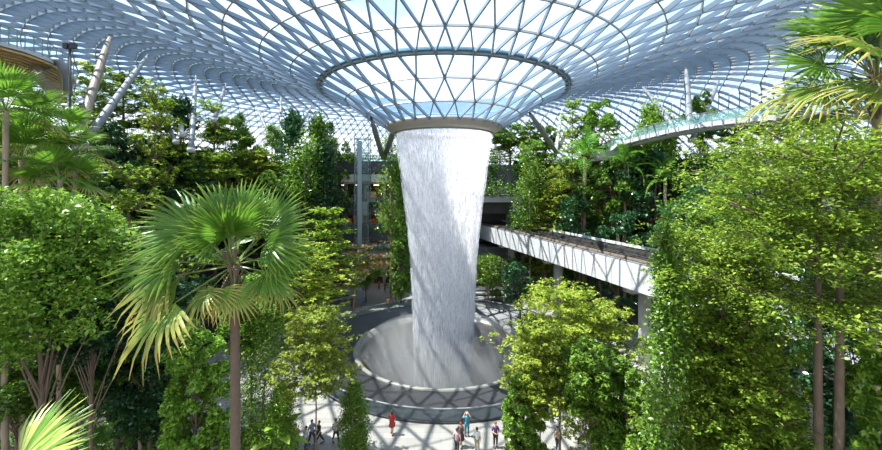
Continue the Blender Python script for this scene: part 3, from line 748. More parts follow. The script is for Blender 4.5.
# --- feather leaf
def feather(L, n, seed, w=.5, droop=.7):
    mb = MB(); mb.uv = []; g = random.Random(seed)
    def pt(u): return Vector((0, L*u*(1-.12*u*u), L*(.30*u-droop*u*u*u)))
    def put(p, v): mb.v.append(tuple(p)); mb.uv.append((.5, v)); return len(mb.v)-1
    for i in range(10):
        a, b = pt(i/10), pt((i+1)/10); q = [put(a+Vector((-.02, 0, 0)), 0), put(a+Vector((.02, 0, 0)), 0), put(b+Vector((.015, 0, 0)), 0), put(b+Vector((-.015, 0, 0)), 0)]
        mb.f.append(tuple(q)); mb.mi.append(1)
    for i in range(n):
        u = .12+.88*i/n; p = pt(u); ln = w*L*math.sin(min(1, u*1.1+.12)*PI*.93)**.6*.45+.06
        for s in (-1, 1):
            d = Vector((s*.86, .45, -.22*g.uniform(.5, 1.6))).normalized(); b = Vector((0, .045*L/2, 0))
            q = [put(p-b*.5, .1), put(p+b*.5, .1), put(p+d*ln*.6+b*.45, .6), put(p+d*ln, 1.0), put(p+d*ln*.6-b*.4, .6)]
            mb.f.append(tuple(q)); mb.mi.append(0)
    return mb
FEATHER = [feather(2.6, 26, i, .5).mesh('frond', [L_fern, petiole_m]) for i in range(2)]
def feather_mesh_palm(name, nf, sc_, h, tr, seed, el0=75, el1=-25):
    """far palms: every frond still its own mesh"""
    parts = []; g = random.Random(seed)
    mb = MB(); mb.tube([(0, 0, -.3), (.05*h/5, 0, h*.5), (0, 0, h)], [tr*1.2, tr, tr*.9], 9)
    parts.append(('trunk', mb.mesh('trunk', bark_l, True), None))
    for k in range(nf):
        u = k/(nf-1); parts.append(('frond', FEATHER[k % 2], ((0, 0, h), (math.radians(el0+(el1-el0)*u), 0, k*2.4), (sc_,)*3)))
    KINDS[name] = ('feather_palm', parts)
feather_mesh_palm('feather', 14, 1.0, 6, .13, 3)
feather_mesh_palm('fern', 12, .9, .9, .12, 4, 60, 0)
def fan_kind(name, nf, sc_, h, tr, seed):
    parts = []; mb = MB(); mb.tube([(0, 0, -.3), (.05, .05, h*.5), (0, 0, h)], [tr*1.2, tr, tr*.9], 9); parts.append(('trunk', mb.mesh('trunk', bark_l, True), None)); g = random.Random(seed)
    for k in range(nf):
        u = k/(nf-1); parts.append(('frond', FANY[0] if u > .85 else FAN[k % 3], ((0, 0, h), (math.radians(75-100*u), g.uniform(-.3, .3), k*2.4), (sc_,)*3)))
    KINDS[name] = ('fan_palm', parts)
fan_kind('fan_far', 16, 1.0, 5, .14, 5)
fan_kind('fan_low', 12, 1.0, 1.2, .14, 6)
# --- big leaved rosette (banana like)
def bigleaf(L, Wd, seed):
    mb = MB(); mb.uv = []
    def put(p, v): mb.v.append(tuple(p)); mb.uv.append((.5, v)); return len(mb.v)-1
    prev = None
    for i in range(9):
        u = i/8; w = Wd*math.sin(min(1, max(0, (u-.12)/.88))*PI)**.7/2+.012; y = L*u*(1-.15*u); z = L*(.35*u-.62*u*u)
        q = (put((-w, y, z+w*.25), u), put((0, y, z), u), put((w, y, z+w*.25), u))
        if prev: mb.f += [(prev[0], prev[1], q[1], q[0]), (prev[1], prev[2], q[2], q[1])]; mb.mi += [0, 0]
        prev = q
    return mb
BIG = bigleaf(2.0, .62, 1).mesh('leaf', L_bright, True); BIGD = bigleaf(1.6, .6, 2).mesh('leaf', L_dark, True)
def rosette(name, base, me, n, h, el0=80, el1=10):
    parts = []; mb = MB(); mb.tube([(0, 0, -.2), (0, 0, h)], [.12, .09], 8); parts.append(('stem', mb.mesh('stem', bark_l, True), None))
    for k in range(n):
        u = k/(n-1); parts.append(('leaf', me, ((0, 0, h*(1-.3*u)), (math.radians(el0+(el1-el0)*u), 0, k*2.4), (1, 1, 1))))
    KINDS[name] = (base, parts)
rosette('banana', 'banana_plant', BIG, 11, 2.0); rosette('bigdark', 'broad_leaved_shrub', BIGD, 12, .6)
P, c = crown_round(1800, 1.5, 1.8, 91, 16, z0=.1, spread=.3); 
mb = MB(); mb.tube([(0, 0, -.2), (0, 0, 1.0)], [.06, .03], 6)
KINDS['shrub'] = ('leafy_shrub', [('stem', mb.mesh('stem', bark, True), None), ('foliage', leaves('foliage', P, .24, L_bright, 92, .4), None)])
CATS = {'broadleaf_tree': 'tree', 'dark_leaved_tree': 'tree', 'tiered_tree': 'tree', 'bronze_leaved_tree': 'tree', 'narrow_tree': 'tree', 'slender_tree': 'tree', 'creeper_clad_tree': 'tree', 'feather_palm': 'palm', 'fan_palm': 'palm', 'banana_plant': 'plant', 'broad_leaved_shrub': 'shrub', 'leafy_shrub': 'shrub'}
NOM = {'feather': (2.4, 7.2), 'fern': (2.2, 2.0), 'fan_far': (2.7, 7), 'fan_low': (2.7, 3.2), 'banana': (1.5, 3.6), 'bigdark': (1.3, 1.7), 'shrub': (1.7, 2.0)}
prng = random.Random(11)
def plant(key, px, Z, top, width, label, rot=None, zb=None, leaf=None, group=None, dx=0):
    """stand a plant at depth Z where it shows around column px, its top at row top, its spread width pixels"""
    x = (px-HX)/F*Z; zg = ground(x, Z) if zb is None else zb; zt = EYE-(top-HY)/F*Z
    nr, nh = NOM.get(key, ((1.75, 10) if key.startswith(('column', 'creeper', 'slender')) else (4.1, 10.2)))
    h = max(.6, zt-zg); rr_ = width/2/F*Z
    base, parts = KINDS[key]
    root = empty(base, (x, Z, zg), prng.uniform(0, 6.28) if rot is None else rot, label, CATS[base], group)
    s, sz = rr_/nr, h/nh
    for p in parts:
        nm_, me = p[0], p[1]; tr_ = p[2] if len(p) > 2 else None
        if tr_ is None:
            if nm_ == 'trunk' and nr < 3 and sz > s*1.5 or nm_ == 'trunk' and key in ('fan_far', 'feather', 'fan_low'):
                o = link(nm_, me, root, (0, 0, 0), (0, 0, 0), (s, s, (h-(nh-5 if key == 'fan_far' else 1.2)*s)/ {'fan_far': 5, 'feather': 6, 'fern': .9, 'fan_low': 1.2}.get(key, nh) if key in ('fan_far', 'feather', 'fan_low') else sz))
            elif nm_ == 'crown' and (key in REAL or not .66 < sz/s < 1.5):
                P_, z_, lf, sd, fl, asp, dr_ = PTS[key]
                lsz = REAL.get(key) or z_*min(1.15, (s*s*sz)**(1/3))
                o = link(nm_, leaves('crown', P_*np.array([s, s, sz]), lsz, lf, sd+len(label), fl, asp, droop=dr_), root)
            else: o = link(nm_, me, root, (0, 0, 0), (0, 0, 0), (s, s, sz))
        else:
            lo, ro, sc_ = tr_
            zt_ = lo[2]*sz if key not in ('fan_far', 'feather', 'fan_low') else (h-(nh-5 if key == 'fan_far' else 1.2)*s)
            o = link(nm_, me, root, (lo[0]*s, lo[1]*s, zt_), ro, tuple(q*s for q in sc_))
        if leaf is not None and nm_ in ('crown', 'foliage'):
            k = (me.name, leaf.name)
            if k not in VAR:
                m2 = me.copy(); m2.materials.clear(); m2.materials.append(leaf); VAR[k] = m2
            o.data = VAR[k]
    return root
VAR = {}
KINDS['tall_dark'] = ('dark_leaved_tree', KINDS['tall_near'][1]); PTS['tall_dark'] = PTS['tall_near'][:2]+(L_dark,)+PTS['tall_near'][3:]; REAL['tall_dark'] = .25
ROWS = [
# ---- left foreground and middle
('tall_near', 40, 17, 172, 190, 'bright broadleaf tree filling the left edge below the fan palm tops'),
('tall_dark', 92, 20, 212, 130, 'dark glossy broadleaf tree between the left edge tree and the tall fan palm'),
('tier1', 130, 30, 160, 120, 'yellow green tiered tree standing behind the dark glossy tree at left'),
('mid_near', 18, 22, 300, 150, 'shaded broadleaf tree low at the left picture edge'),
('mid_near', 70, 24, 318, 130, 'shaded broadleaf tree above the left undergrowth with thin stem'),
('dark_near', 150, 25, 262, 110, 'dark tree directly behind the left fronds of the tall fan palm'),
('round_near', 195, 21, 318, 75, 'bright leaved tree low between the tall fan palm trunk and the left undergrowth'),
('tall_near', 252, 26, 268, 76, 'leafy green tree right of the tall fan palm trunk'),
('column_near', 262, 25, 300, 55, 'narrow bright tree beside the plaza just right of the tall fan palm trunk'),
('tier_high', 316, 24.5, 304, 96, 'light tiered tree with one thin trunk standing on the plaza left of the basin'),
('column_near', 354, 24.6, 384, 29, 'small conical light green tree on the plaza at the lower edge'),
('column_near', 282, 24, 385, 30, 'leafy green sapling in front of the magenta shirted person'),
('tier2', 300, 44, 240, 120, 'tiered tree behind the right fronds of the tall fan palm'),
('tier1', 328, 52, 205, 80, 'tiered tree in front of the open gallery floors'),
('bronze', 354, 56, 240, 66, 'bronze leaved tree with bare twigs in front of the gallery floors'),
('round1', 366, 60, 256, 36, 'green tree left of the entrance path behind the basin'),
('slender', 391, 62, 134, 30, 'tall leafy tree with its crown between lift tower and waterfall'),
('column1', 401, 60, 215, 26, 'narrow green tree hugging the left edge of the waterfall'),
('round2', 402, 64, 150, 34, 'leafy tree partly hidden behind the left edge of the waterfall'),
# ---- left hillside
('tier0', 215, 52, 150, 110, 'wide tiered tree on the left terraces above the tall fan palm'),
('dark1', 180, 48, 155, 90, 'dark tree on the left terraces behind the upper fronds of the tall fan palm'),
('round0', 275, 58, 165, 80, 'round crowned tree on the left terraces above the right palm fronds'),
('dark0', 240, 56, 190, 80, 'dark tree on the terraces directly above the palm crown'),
('tier2', 255, 60, 150, 90, 'yellowish tiered tree on the upper left terraces'),
('dark2', 310, 62, 172, 60, 'dark tree at the left side of the gallery floors'),
('column0', 325, 64, 150, 34, 'dark narrow tree right beside the gallery floors'),
('column0', 293, 62, 121, 38, 'tall dark narrow tree under the three-legged column cluster'),
('round1', 262, 64, 140, 44, 'small round tree below the left leaning column of the cluster'),
('column1', 318, 66, 122, 34, 'pointed narrow tree between the column cluster and the lift tower'),
('round0', 341, 70, 128, 40, 'round tree on the top gallery level just left of the lift tower'),
('slender', 305, 60, 135, 36, 'slender tree with bare lower trunk right of the column cluster'),
('tier1', 213, 56, 98, 80, 'tall tiered tree crowned against the roof right of the upright grey column'),
('round2', 226, 60, 112, 56, 'green treetop beside the short slanted column against the roof'),
('tier0', 160, 50, 95, 90, 'tiered treetop left of the upright grey column against the roof'),
('column0', 180, 54, 104, 40, 'dark pointed tree just left of the upright grey column'),
('tier0', 125, 50, 72, 84, 'flat topped tiered tree below the long slanted column at upper left'),
('tier1', 95, 48, 62, 70, 'flat topped tiered tree in front of the thick warm grey column'),
('tier2', 154, 44, 78, 60, 'small tiered tree crown right of the long slanted column'),
('dark2', 60, 44, 118, 90, 'dark tree at the foot of the lamp post'),
('dark0', 105, 46, 118, 80, 'dark tree at the foot of the two slanted columns at upper left'),
('dark1', 140, 46, 125, 80, 'dark tree on the top terrace below the small tiered crown'),
('round1', 15, 34, 95, 90, 'round tree behind the highest fan palm at the left edge'),
('dark2', 180, 40, 205, 90, 'dark tree behind the tall fan palm crown, left of centre'),
('round0', 85, 34, 150, 90, 'broadleaf tree above the dark glossy tree at left'),
('column0', 60, 32, 150, 34, 'narrow dark creeper clad tree behind the left fan palms'),
('feather', 232, 46, 200, 90, 'feather palm behind the tall fan palm on the left terraces'),
# ---- behind the waterfall / right wall
('round0', 510, 79, 120, 52, 'leafy tree immediately right of the roof ring'),
('round1', 534, 73, 135, 44, 'green tree above the tunnel mouth'),
('tier1', 500, 78, 146, 46, 'tiered tree overhanging the tunnel mouth'),
('slender', 530, 64, 150, 30, 'slender tree right of the tunnel mouth behind the bridge'),
('tier0', 573, 67, 98, 54, 'tall tiered tree crowned against the roof right of the tripod columns'),
('round2', 597, 66, 95, 50, 'tall round crowned tree against the roof left of the footbridge end'),
('tier2', 560, 62, 165, 70, 'yellow green tiered tree on the right wall above the bridge'),
('feather', 585, 61, 140, 70, 'feather palm on the right wall above the middle of the bridge'),
('tier2', 545, 63, 190, 50, 'small yellow green tree low on the right wall above the bridge'),
('dark0', 580, 59, 190, 60, 'dark tree just above the middle of the bridge'),
('round0', 610, 59, 150, 60, 'green tree below the left end of the high footbridge'),
('feather', 625, 57, 150, 56, 'feather palm below the left end of the high footbridge'),
('dark1', 618, 54, 205, 60, 'dark glossy tree above the bridge next to the narrow creeper tree'),
('banana', 600, 56, 215, 40, 'banana plant above the bridge rail in front of the brown wall'),
('banana', 562, 60, 205, 36, 'banana plant above the bridge near the yellow green tree'),
('dark2', 524, 66, 184, 30, 'dark shrub like tree beside the concrete tunnel mouth'),
('round1', 640, 60, 120, 50, 'small tree peeping over the high footbridge near its left end'),
('slender', 652, 60, 104, 34, 'yellow green tree behind the high footbridge glass'),
('round0', 700, 58, 86, 34, 'round tree between the upright and the right leaning columns'),
('dark0', 655, 56, 145, 80, 'dark tree under the middle of the high footbridge'),
('feather', 665, 54, 165, 60, 'feather palm under the middle of the high footbridge'),
('dark1', 735, 55, 110, 50, 'dark small tree behind the right part of the high footbridge'),
('round2', 772, 52, 105, 60, 'treetop behind the yellow tipped fan palm at right'),
('dark2', 700, 46, 160, 90, 'dark tree behind the crown of the great tiered tree'),
('slender', 488, 60, 256, 34, 'small leafy tree under the bridge close to the waterfall'),
('dark0', 520, 52, 262, 50, 'dark tree under the bridge beside the first visible pier'),
('dark1', 590, 50, 285, 80, 'dark tree below the bridge girder at right'),
# ---- right foreground
('tier_high', 560, 25, 278, 130, 'light green tiered tree in front of the bridge pier right of the basin'),
('tier_mid', 600, 24, 300, 110, 'light green tiered tree overlapping the bridge girder from below'),
('tier_high', 540, 22, 318, 76, 'yellow green tree with slim trunk at the right rim of the basin'),
('tall_near', 590, 21, 335, 84, 'bright green lower tree among the slim trunks right of the basin'),
('round_near', 522, 21.5, 370, 48, 'bright green bushy tree closest to the basin at right'),
('round_near', 625, 20, 360, 70, 'bright green tree low beside the narrow creeper clad tree'),
('creeper_near', 666, 14.2, 224, 46, 'narrow dark creeper clad tree standing before the end of the bridge'),
('round_near', 655, 16, 395, 50, 'bright bushy plant at the foot of the narrow creeper clad tree'),
('tier_great', 828, 12.5, 124, 310, 'great tiered tree with twin brown trunks filling the right side'),
('tier_near', 722, 15, 208, 160, 'second tiered tree with yellow green layers left of the twin trunks'),
('tier_near', 730, 14.5, 300, 150, 'low tiered tree right of the narrow creeper clad tree'),
('dark_near', 862, 17, 215, 130, 'dark glossy tree behind the twin trunks at the right edge'),
('dark_near', 735, 22, 280, 120, 'dark tree behind the low yellow green layers at right'),
('round_near', 885, 12, 325, 80, 'bright broadleaf tree in the lower right corner'),
('mid_near', 700, 26, 200, 100, 'broadleaf tree between creeper clad tree and great tiered tree'),
('round_near', 780, 15, 412, 70, 'low green plant mass under the great tiered tree'),
# ---- small plants
('bigdark', 50, 17, 428, 60, 'dark broad leaved shrub behind the striped palm leaf in the lower left corner', ),
('fern', 100, 24, 412, 60, 'fern palm on the shaded soil at lower left'),
('fern', 140, 25, 402, 60, 'arching fern under the trees left of the tall fan palm trunk'),
('fern', 172, 23, 425, 56, 'bright fern clump at the lower edge near the tall fan palm trunk'),
('banana', 278, 24, 400, 50, 'spiky leaved plant at the lower edge right of the tall fan palm trunk'),
('fern', 205, 22, 430, 50, 'low fern directly left of the tall fan palm trunk'),
('fern', 760, 13, 425, 60, 'fern at the lower edge under the low tiered tree at right'),
('mid_near', 118, 26, 300, 110, 'shaded tree with bare thin stem in the middle of the left undergrowth'),
('bigdark', 216, 24.5, 400, 50, 'dark broad leaved shrub right behind the tall fan palm trunk'),
('shrub', 640, 19, 425, 44, 'round leafy shrub at the lower edge right of the slim trunks'),
('shrub', 250, 24, 425, 40, 'round leafy shrub beside the narrow bright tree at lower left'),
('shrub', 497, 62, 278, 22, 'small shrub beside the bench lines behind the basin'),
]
for r_ in ROWS: plant(*r_)
for px, Z, top, w_, lab in [(60, 21, 150, 80, 'bright fan palm with upright leaves behind the left edge tree'), (22, 22, 118, 110, 'fan palm with drooping leaves at the left edge'), (42, 26, 98, 90, 'yellowish fan palm below the timber deck'), (6, 20, 74, 100, 'highest fan palm reaching under the timber deck at the left edge'), (75, 24, 128, 70, 'fan palm right of the drooping one at the left edge')]:
    plant('fan_far', px, Z, top, w_, lab)

def plant_on(key, px, k, h, w_, label, off=1.1):
    t = 40.0
    while t < 110:
        x = (px-HX)/F*t; r = math.hypot(x-CX, t-CY); th = math.atan2(t-CY, x-CX)
        if r > base_r(th)+(k-1)*step_r(th)+off and t > 44-r*.5: break
        t += .05
    z = k*DZ; top = HY-(z+h-EYE)*F/t
    return plant(key, px, t, top, w_*F/t, label, zb=z)
nth = ['', 'lowest', 'second', 'third', 'fourth', 'top']
for px, k, key, h, w_, what in [
 (520,2,'bigdark',2.2,3.4,'dark broad leaved shrub'),(528,3,'fan_low',3.4,4,'low fan palm'),(540,4,'tier0',6,5,'small tiered tree'),(552,3,'tier2',6,5.5,'small yellow green tree'),
 (566,4,'feather',6,4.5,'feather palm'),(574,2,'shrub',2.6,4,'round bushy shrub'),(583,3,'bigdark',2.4,3.6,'dark broad leaved shrub'),(590,5,'column0',8,2.6,'dark narrow tree'),
 (600,4,'banana',4,3.6,'banana plant'),(606,3,'tier2',5,5,'small yellow green tree'),(614,5,'tier0',6.5,5,'small tiered tree'),(620,2,'banana',4,3.4,'banana plant'),
 (628,4,'shrub',2.6,4,'round bushy shrub'),(634,3,'fan_low',3.2,4,'low fan palm'),(645,4,'round1',5,4.5,'small broadleaf tree'),(656,3,'feather',6,4.5,'feather palm'),
 (585,4,'slender',7,3,'slender bright tree'),(546,5,'round0',8.5,6,'broadleaf tree'),(530,5,'tier1',9,6,'tiered tree'),(668,5,'round2',5,4.5,'small broadleaf tree')]:
    plant_on(key, px, k, h, w_, '%s on the %s right terrace, %s' % (what, nth[k], 'close to the tunnel mouth' if px < 535 else 'under the tripod columns' if px < 575 else 'left of the footbridge end' if px < 610 else 'below the footbridge'))
for px, k, key, h, w_, what in [
 (100,3,'tier1',6,6,'small tiered tree'),(118,4,'fan_low',3.5,4.5,'low fan palm'),(140,4,'tier0',6,6,'small tiered tree'),(165,3,'tier2',6.5,6.5,'yellow green tiered tree'),(185,4,'shrub',2.6,4.5,'round bushy shrub'),
 (205,4,'tier2',5,6,'yellow green tiered tree'),(222,3,'banana',4,3.6,'banana plant'),(238,4,'round1',5,5,'small broadleaf tree'),(250,2,'tier0',6,6,'small tiered tree'),(262,3,'fan_low',3.4,4.5,'low fan palm'),
 (276,4,'tier2',5,5.5,'yellow green tiered tree'),(288,2,'tier1',6,6,'broad low tiered tree'),(298,3,'bigdark',2.4,3.6,'dark broad leaved shrub'),(308,4,'tier0',5,5,'small tiered tree'),(316,2,'shrub',2.8,4,'round bushy shrub'),
 (240,5,'column1',8,2.8,'narrow pointed tree'),(272,5,'slender',7,3,'slender bright tree'),(330,5,'column0',8,2.6,'narrow dark tree')]:
    plant_on(key, px, k, h, w_, '%s on the %s left terrace, %s' % (what, nth[k], 'behind the slanted columns' if px < 150 else 'above the tall palm crown' if px < 240 else 'below the column cluster' if px < 290 else 'next to the gallery building'))
# the tall fan palm in the left foreground
c = at(226, 262, 12.5)
fan_palm('tall_fan_palm', (c.x+.12, c.y, 0), c.z, 'tall fan palm with great pleated leaves and bare trunk in the left foreground', sc_=1.06, tr=.15, seed=3, trunk_mat=bark, spec=[
    (55, 66, 1.05, 0), (104, 46, 1.1, 0), (86, 26, 1.15, 0), (100, 6, 1.2, 0), (88, -10, 1.36, 1), (112, -32, 1.3, 1), (168, 66, .8, 0), (-165, 60, .8, 0), (140, 52, .75, 0), (-140, 72, .8, 0), (178, 20, .55, 0), 
    (-15, 74, 1.0, 0), (150, 70, .9, 0), (-60, 52, 1.05, 0), (-98, 34, .95, 0), (-80, 14, .95, 0), (-102, -8, .85, 0), (-78, -30, .85, 1), 
    (-30, 40, 1.0, 0), (150, 30, .7, 0), (170, -46, .62, 1), (140, -42, .7, 1), (-150, -44, .65, 1), (5, -5, .9, 0), (40, 5, 1.0, 0)])
# near fan palms, upper right
c = at(872, 76, 14.5); fan_palm('near_fan_palm', (c.x, c.y, 0), c.z, 'near fan palm with yellow tipped leaves reaching in at the upper right corner', nf=24, sc_=1.55, tr=.14, seed=9, yellow=.45, elmin=-30, elmax=70)
c = at(912, -6, 15.5); fan_palm('near_fan_palm', (c.x, c.y, 0), c.z, 'near green fan palm entering the frame at the very top of the right edge', nf=18, sc_=1.35, tr=.12, seed=12, yellow=.0, elmin=-50, elmax=50)
# striped palm leaf in the lower left corner
o = empty('striped_palm', at(-16, 492, 7.0), 0, 'striped yellow and green palm leaf poking into the lower left corner', 'palm')
smesh = fan_blade(1.25, 18, math.radians(150), 5, .2, .6).mesh('frond', [L_varieg, petiole_m])
for k, (el, az) in enumerate(((.62, -1.1), (.35, -1.5), (.8, -.6))): link('frond', smesh, o, (0, 0, 0), (el, .4, az))
mb = MB(); mb.tube([(0, 0, -3.5), (0, 0, .1)], .09, 10); mb.build('trunk', bark_l, o, True)

# --- undergrowth that nobody could count
def hanging(name, a0, a1, k, n, seed, label, size=.42, r_off=-.35, over=.6):
    g = np.random.default_rng(seed); th = np.radians(g.uniform(a0, a1, n))
    # clumped
    cl = np.radians(g.uniform(a0, a1, max(8, n//90))); th = cl[g.integers(0, len(cl), n)]+g.normal(0, .012, n)
    th = np.clip(th, math.radians(a0), math.radians(a1))
    base = 34-9*np.maximum(np.sin(th), 0)+30*np.maximum(-np.sin(th), 0); st = 3-np.maximum(np.sin(th), 0)
    drop = np.abs(g.normal(0, over, n)); up_ = g.random(n) < .55
    r = base+k*st + np.where(up_, np.abs(g.normal(.5, .6, n)), -.15-np.abs(g.normal(0, .3, n)))
    hvar = 1+.9*np.sin(th*23+k)*.5
    z = (k+1)*DZ + np.where(up_, .2+np.abs(g.normal(0, .75, n))*hvar, .4-drop*2.2)
    P = np.stack([CX+r*np.cos(th), CY+r*np.sin(th), z], 1)
    out_ = np.stack([-np.cos(th), -np.sin(th), np.zeros(n)], 1)
    o = link(name, leaves(name, P, size, L_under, seed, .35, .6, outward=out_)); tag(o, label, 'undergrowth', kind='stuff')
nmz = ['lowest', 'second', 'third', 'fourth', 'top']
for k in range(KN):
    hanging('undergrowth', 133, 206, k, 9000, 100+k, 'mixed green undergrowth spilling over the %s terrace wall on the left side' % nmz[k])
    hanging('undergrowth', -22, 66, k, 11000, 120+k, 'mixed green undergrowth spilling over the %s terrace wall on the right side' % nmz[k])
for k in (3, 4): hanging('undergrowth', 66, 107, k, 2600, 140+k, 'green undergrowth on the %s back wall terrace behind the waterfall' % nmz[k])
g = np.random.default_rng(55)
def carpet(x0, x1, y0, y1, n, label, seed, hmax=.9, keep=None, size=.3):
    g = np.random.default_rng(seed); cx = g.uniform(x0, x1, n//60); cy = g.uniform(y0, y1, n//60)
    i = g.integers(0, len(cx), n); x = cx[i]+g.normal(0, .55, n); y = cy[i]+g.normal(0, .55, n)
    r = np.hypot(x-CX, y-CY); m = (r > 25.4)
    x, y = x[m], y[m]; z = np.abs(g.normal(0, hmax*.5, len(x)))*(.4+.6*np.abs(np.sin(x*1.3+y)))
    tag(link('undergrowth', leaves('undergrowth', np.stack([x, y, z], 1), size, L_under, seed, .4, .5)), label, 'undergrowth', kind='stuff')
carpet(-36, -13, 16, 46, 16000, 'low undergrowth on the shaded soil below the left trees', 61)
carpet(13, 36, 10, 46, 14000, 'low undergrowth on the soil below the right trees', 62)
# planting along the gallery slabs and the portal
def edge(x0, x1, y, z, n, label, seed, dn=.9, up=.6):
    g = np.random.default_rng(seed); x = g.uniform(x0, x1, n); q = g.random(n) < .5
    z_ = z+np.where(q, np.abs(g.normal(0, up*.6, n)), -np.abs(g.normal(0, dn*.5, n))*(.4+.6*np.abs(np.sin(x*2.1))))
    P = np.stack([x, y-np.abs(g.normal(0, .22, n)), z_], 1)
    tag(link('hanging_planting', leaves('hanging_planting', P, .3, L_under, seed, .3, .6)), label, 'planting', kind='stuff')
edge(-26, -8, 69.3, 14.9, 900, 'green planting along the edge of the upper dark gallery slab', 71, .5, .3)
edge(-26, -8, 68.9, 10.4, 900, 'green planting along the edge of the middle dark gallery slab', 72, .5, .3)
edge(-26, -8, 68.4, 6.9, 900, 'green planting along the edge of the lowest gallery slab', 73, .5, .3)
edge(-26, -8, 70, 23.2, 1500, 'green planting along the rooftop edge of the gallery building', 74, .5, 1.0)
edge(-1, 15.4, 70.5, 16.8, 1500, 'green planting hanging over the concrete tunnel lintel', 75, .7, 1.0)
SKY, SUN, SUNDIR, EXPO = 1.7, 15.0, (-.46, .02, .89), 0.15
# ------------------------------------------------------------------ people
skin_m = plain('skin', (.50, .30, .20), .6); hair_m = plain('hair', (.03, .022, .018), .6); shoe_m = plain('shoes', (.05, .05, .05), .6)
cloth = {}
def clothm(c):
    k = 'cloth_%02d_%02d_%02d' % tuple(int(x*99) for x in c)
    if k not in cloth: cloth[k] = plain(k, c, .8)
    return cloth[k]
def skinmesh(name, verts, edges, rad, root=0, sub=1):
    me = bpy.data.meshes.new(name); me.from_pydata(verts, edges, [])
    o = bpy.data.objects.new(name, me); COL.objects.link(o)
    m = o.modifiers.new('s', 'SKIN'); 
    for i, r in enumerate(rad): me.skin_vertices[0].data[i].radius = (r, r)
    me.skin_vertices[0].data[root].use_root = True
    m.use_smooth_shade = True
    s = o.modifiers.new('d', 'SUBSURF'); s.levels = sub; s.render_levels = sub
    dg = bpy.context.evaluated_depsgraph_get(); dg.update()
    me2 = bpy.data.meshes.new_from_object(o.evaluated_get(dg)); bpy.data.objects.remove(o); bpy.data.meshes.remove(me)
    me2.name = name
    return me2
def person(loc, rz, label, top=(.5,.5,.5), low=(.08,.08,.1), dress=False, sit=False, walk=0.0, hair=hair_m, arms='down', H=1.7, long=False, cap=None, skirtlen=.5, group=None):
    """faces local -Y"""
    p = empty('person', loc, rz, label, 'person', group)
    dz = -.46 if sit else 0
    hip = .93+dz
    V = [(0,0,hip),(0,0,hip+.17),(0,-.01,hip+.38),(0,0,hip+.52),(0,0,hip+.58),(0,-.01,hip+.66),(0,-.005,hip+.74)]
    E = [(0,1),(1,2),(2,3),(3,4),(4,5),(5,6)]; R = [.12,.105,.125,.06,.052,.08,.082]
    sl = []; legs = []
    for s in (-1, 1):
        b = len(V); sw = walk*s
        if arms == 'down': el, wr_, ha = (s*.25,.02-sw*.1,hip+.2), (s*.26,-.06-sw*.25,hip-.03), (s*.255,-.08-sw*.28,hip-.11)
        elif arms == 'front': el, wr_, ha = (s*.25,.02,hip+.2), (s*.10,-.22,hip+.15), (s*.05,-.28,hip+.16)
        elif arms == 'photo': el, wr_, ha = (s*.30,-.14,hip+.30), (s*.13,-.34,hip+.55), (s*.08,-.37,hip+.62)
        else: el, wr_, ha = (s*.27,-.18,hip+.25), (s*.25,-.42,hip+.22), (s*.24,-.5,hip+.22)
        V += [(s*.17,0,hip+.46), el, wr_, ha]; E += [(3,b),(b,b+1),(b+1,b+2),(b+2,b+3)]; R += [.055,.043,.028,.034]
        sl.append((V[b], el, wr_, ha))
        c = len(V)
        if sit: kn, an, to = (s*.11,-.44,hip+.02), (s*.11,-.46,.09), (s*.11,-.6,.04)
        else: kn, an, to = (s*.10,-.03-sw*.30,.50), (s*.10,.02-sw*.42+max(0,-sw)*.1,.09), (s*.105,-.13-sw*.42,.035)
        V += [(s*.095,0,hip-.06), kn, an, to]; E += [(0,c),(c,c+1),(c+1,c+2),(c+2,c+3)]; R += [.085,.062,.042,.034]
        legs.append((V[c], kn, an, to))
    me = skinmesh('person_body', V, E, R)
    me.materials.clear(); me.materials.append(skin_m)
    bm = bmesh.new(); bm.from_mesh(me)
    def tub(a, b, r0, r1):
        a, b = Vector(a), Vector(b); d = (b-a).normalized(); u = d.orthogonal().normalized(); w = d.cross(u); rings = []
        for q, rr_ in ((a, r0), (b, r1)): rings.append([bm.verts.new(q+(u*math.cos(k*PI/3)+w*math.sin(k*PI/3))*rr_) for k in range(6)])
        for k in range(6): bm.faces.new((rings[0][k], rings[0][(k+1)%6], rings[1][(k+1)%6], rings[1][k]))
        bm.faces.new(rings[1])
    for s, (sh, el, wr_, ha) in zip((-1, 1), sl):
        d = (Vector(ha)-Vector(wr_)).normalized(); side = Vector((0, -1, 0)) if abs(d.y) < .7 else Vector((0, 0, 1)); side = (side-d*side.dot(d)).normalized()
        cu = d.cross(side)*(.35*s)
        for k, ln in enumerate((.075, .085, .08, .062)):
            o = Vector(ha)+d*.015+side*(.022-.015*k); m_ = o+d*ln*.55; tub(o, m_, .009, .008); tub(m_, m_+(d+cu).normalized()*ln*.5, .008, .006)
        o = Vector(ha)+side*.022-d*.01; tub(o, o+(d*.6+side).normalized()*.055, .010, .007)
    hd = Vector((0, -.005, hip+.70))
    tub(hd+Vector((0, -.07, .02)), hd+Vector((0, -.108, -.008)), .009, .014)             # nose
    for s in (-1, 1): tub(hd+Vector((s*.075, .0, .0)), hd+Vector((s*.094, .01, .005)), .018, .02)   # ears
    bm.to_mesh(me); bm.free(); me.shade_smooth()
    body = link('body', me, p)
    mb = MB()
    for s in (-1, 1): mb.box(hd+Vector((s*.03, -.083, .022)), (.022, .012, .01))
    mb.box(hd+Vector((0, -.082, -.045)), (.045, .012, .008)); mb.build('face_features', hair_m, p)
    # hair or cap
    me = bpy.data.meshes.new('hair'); bm = bmesh.new(); bmesh.ops.create_uvsphere(bm, u_segments=16, v_segments=10, radius=.1)
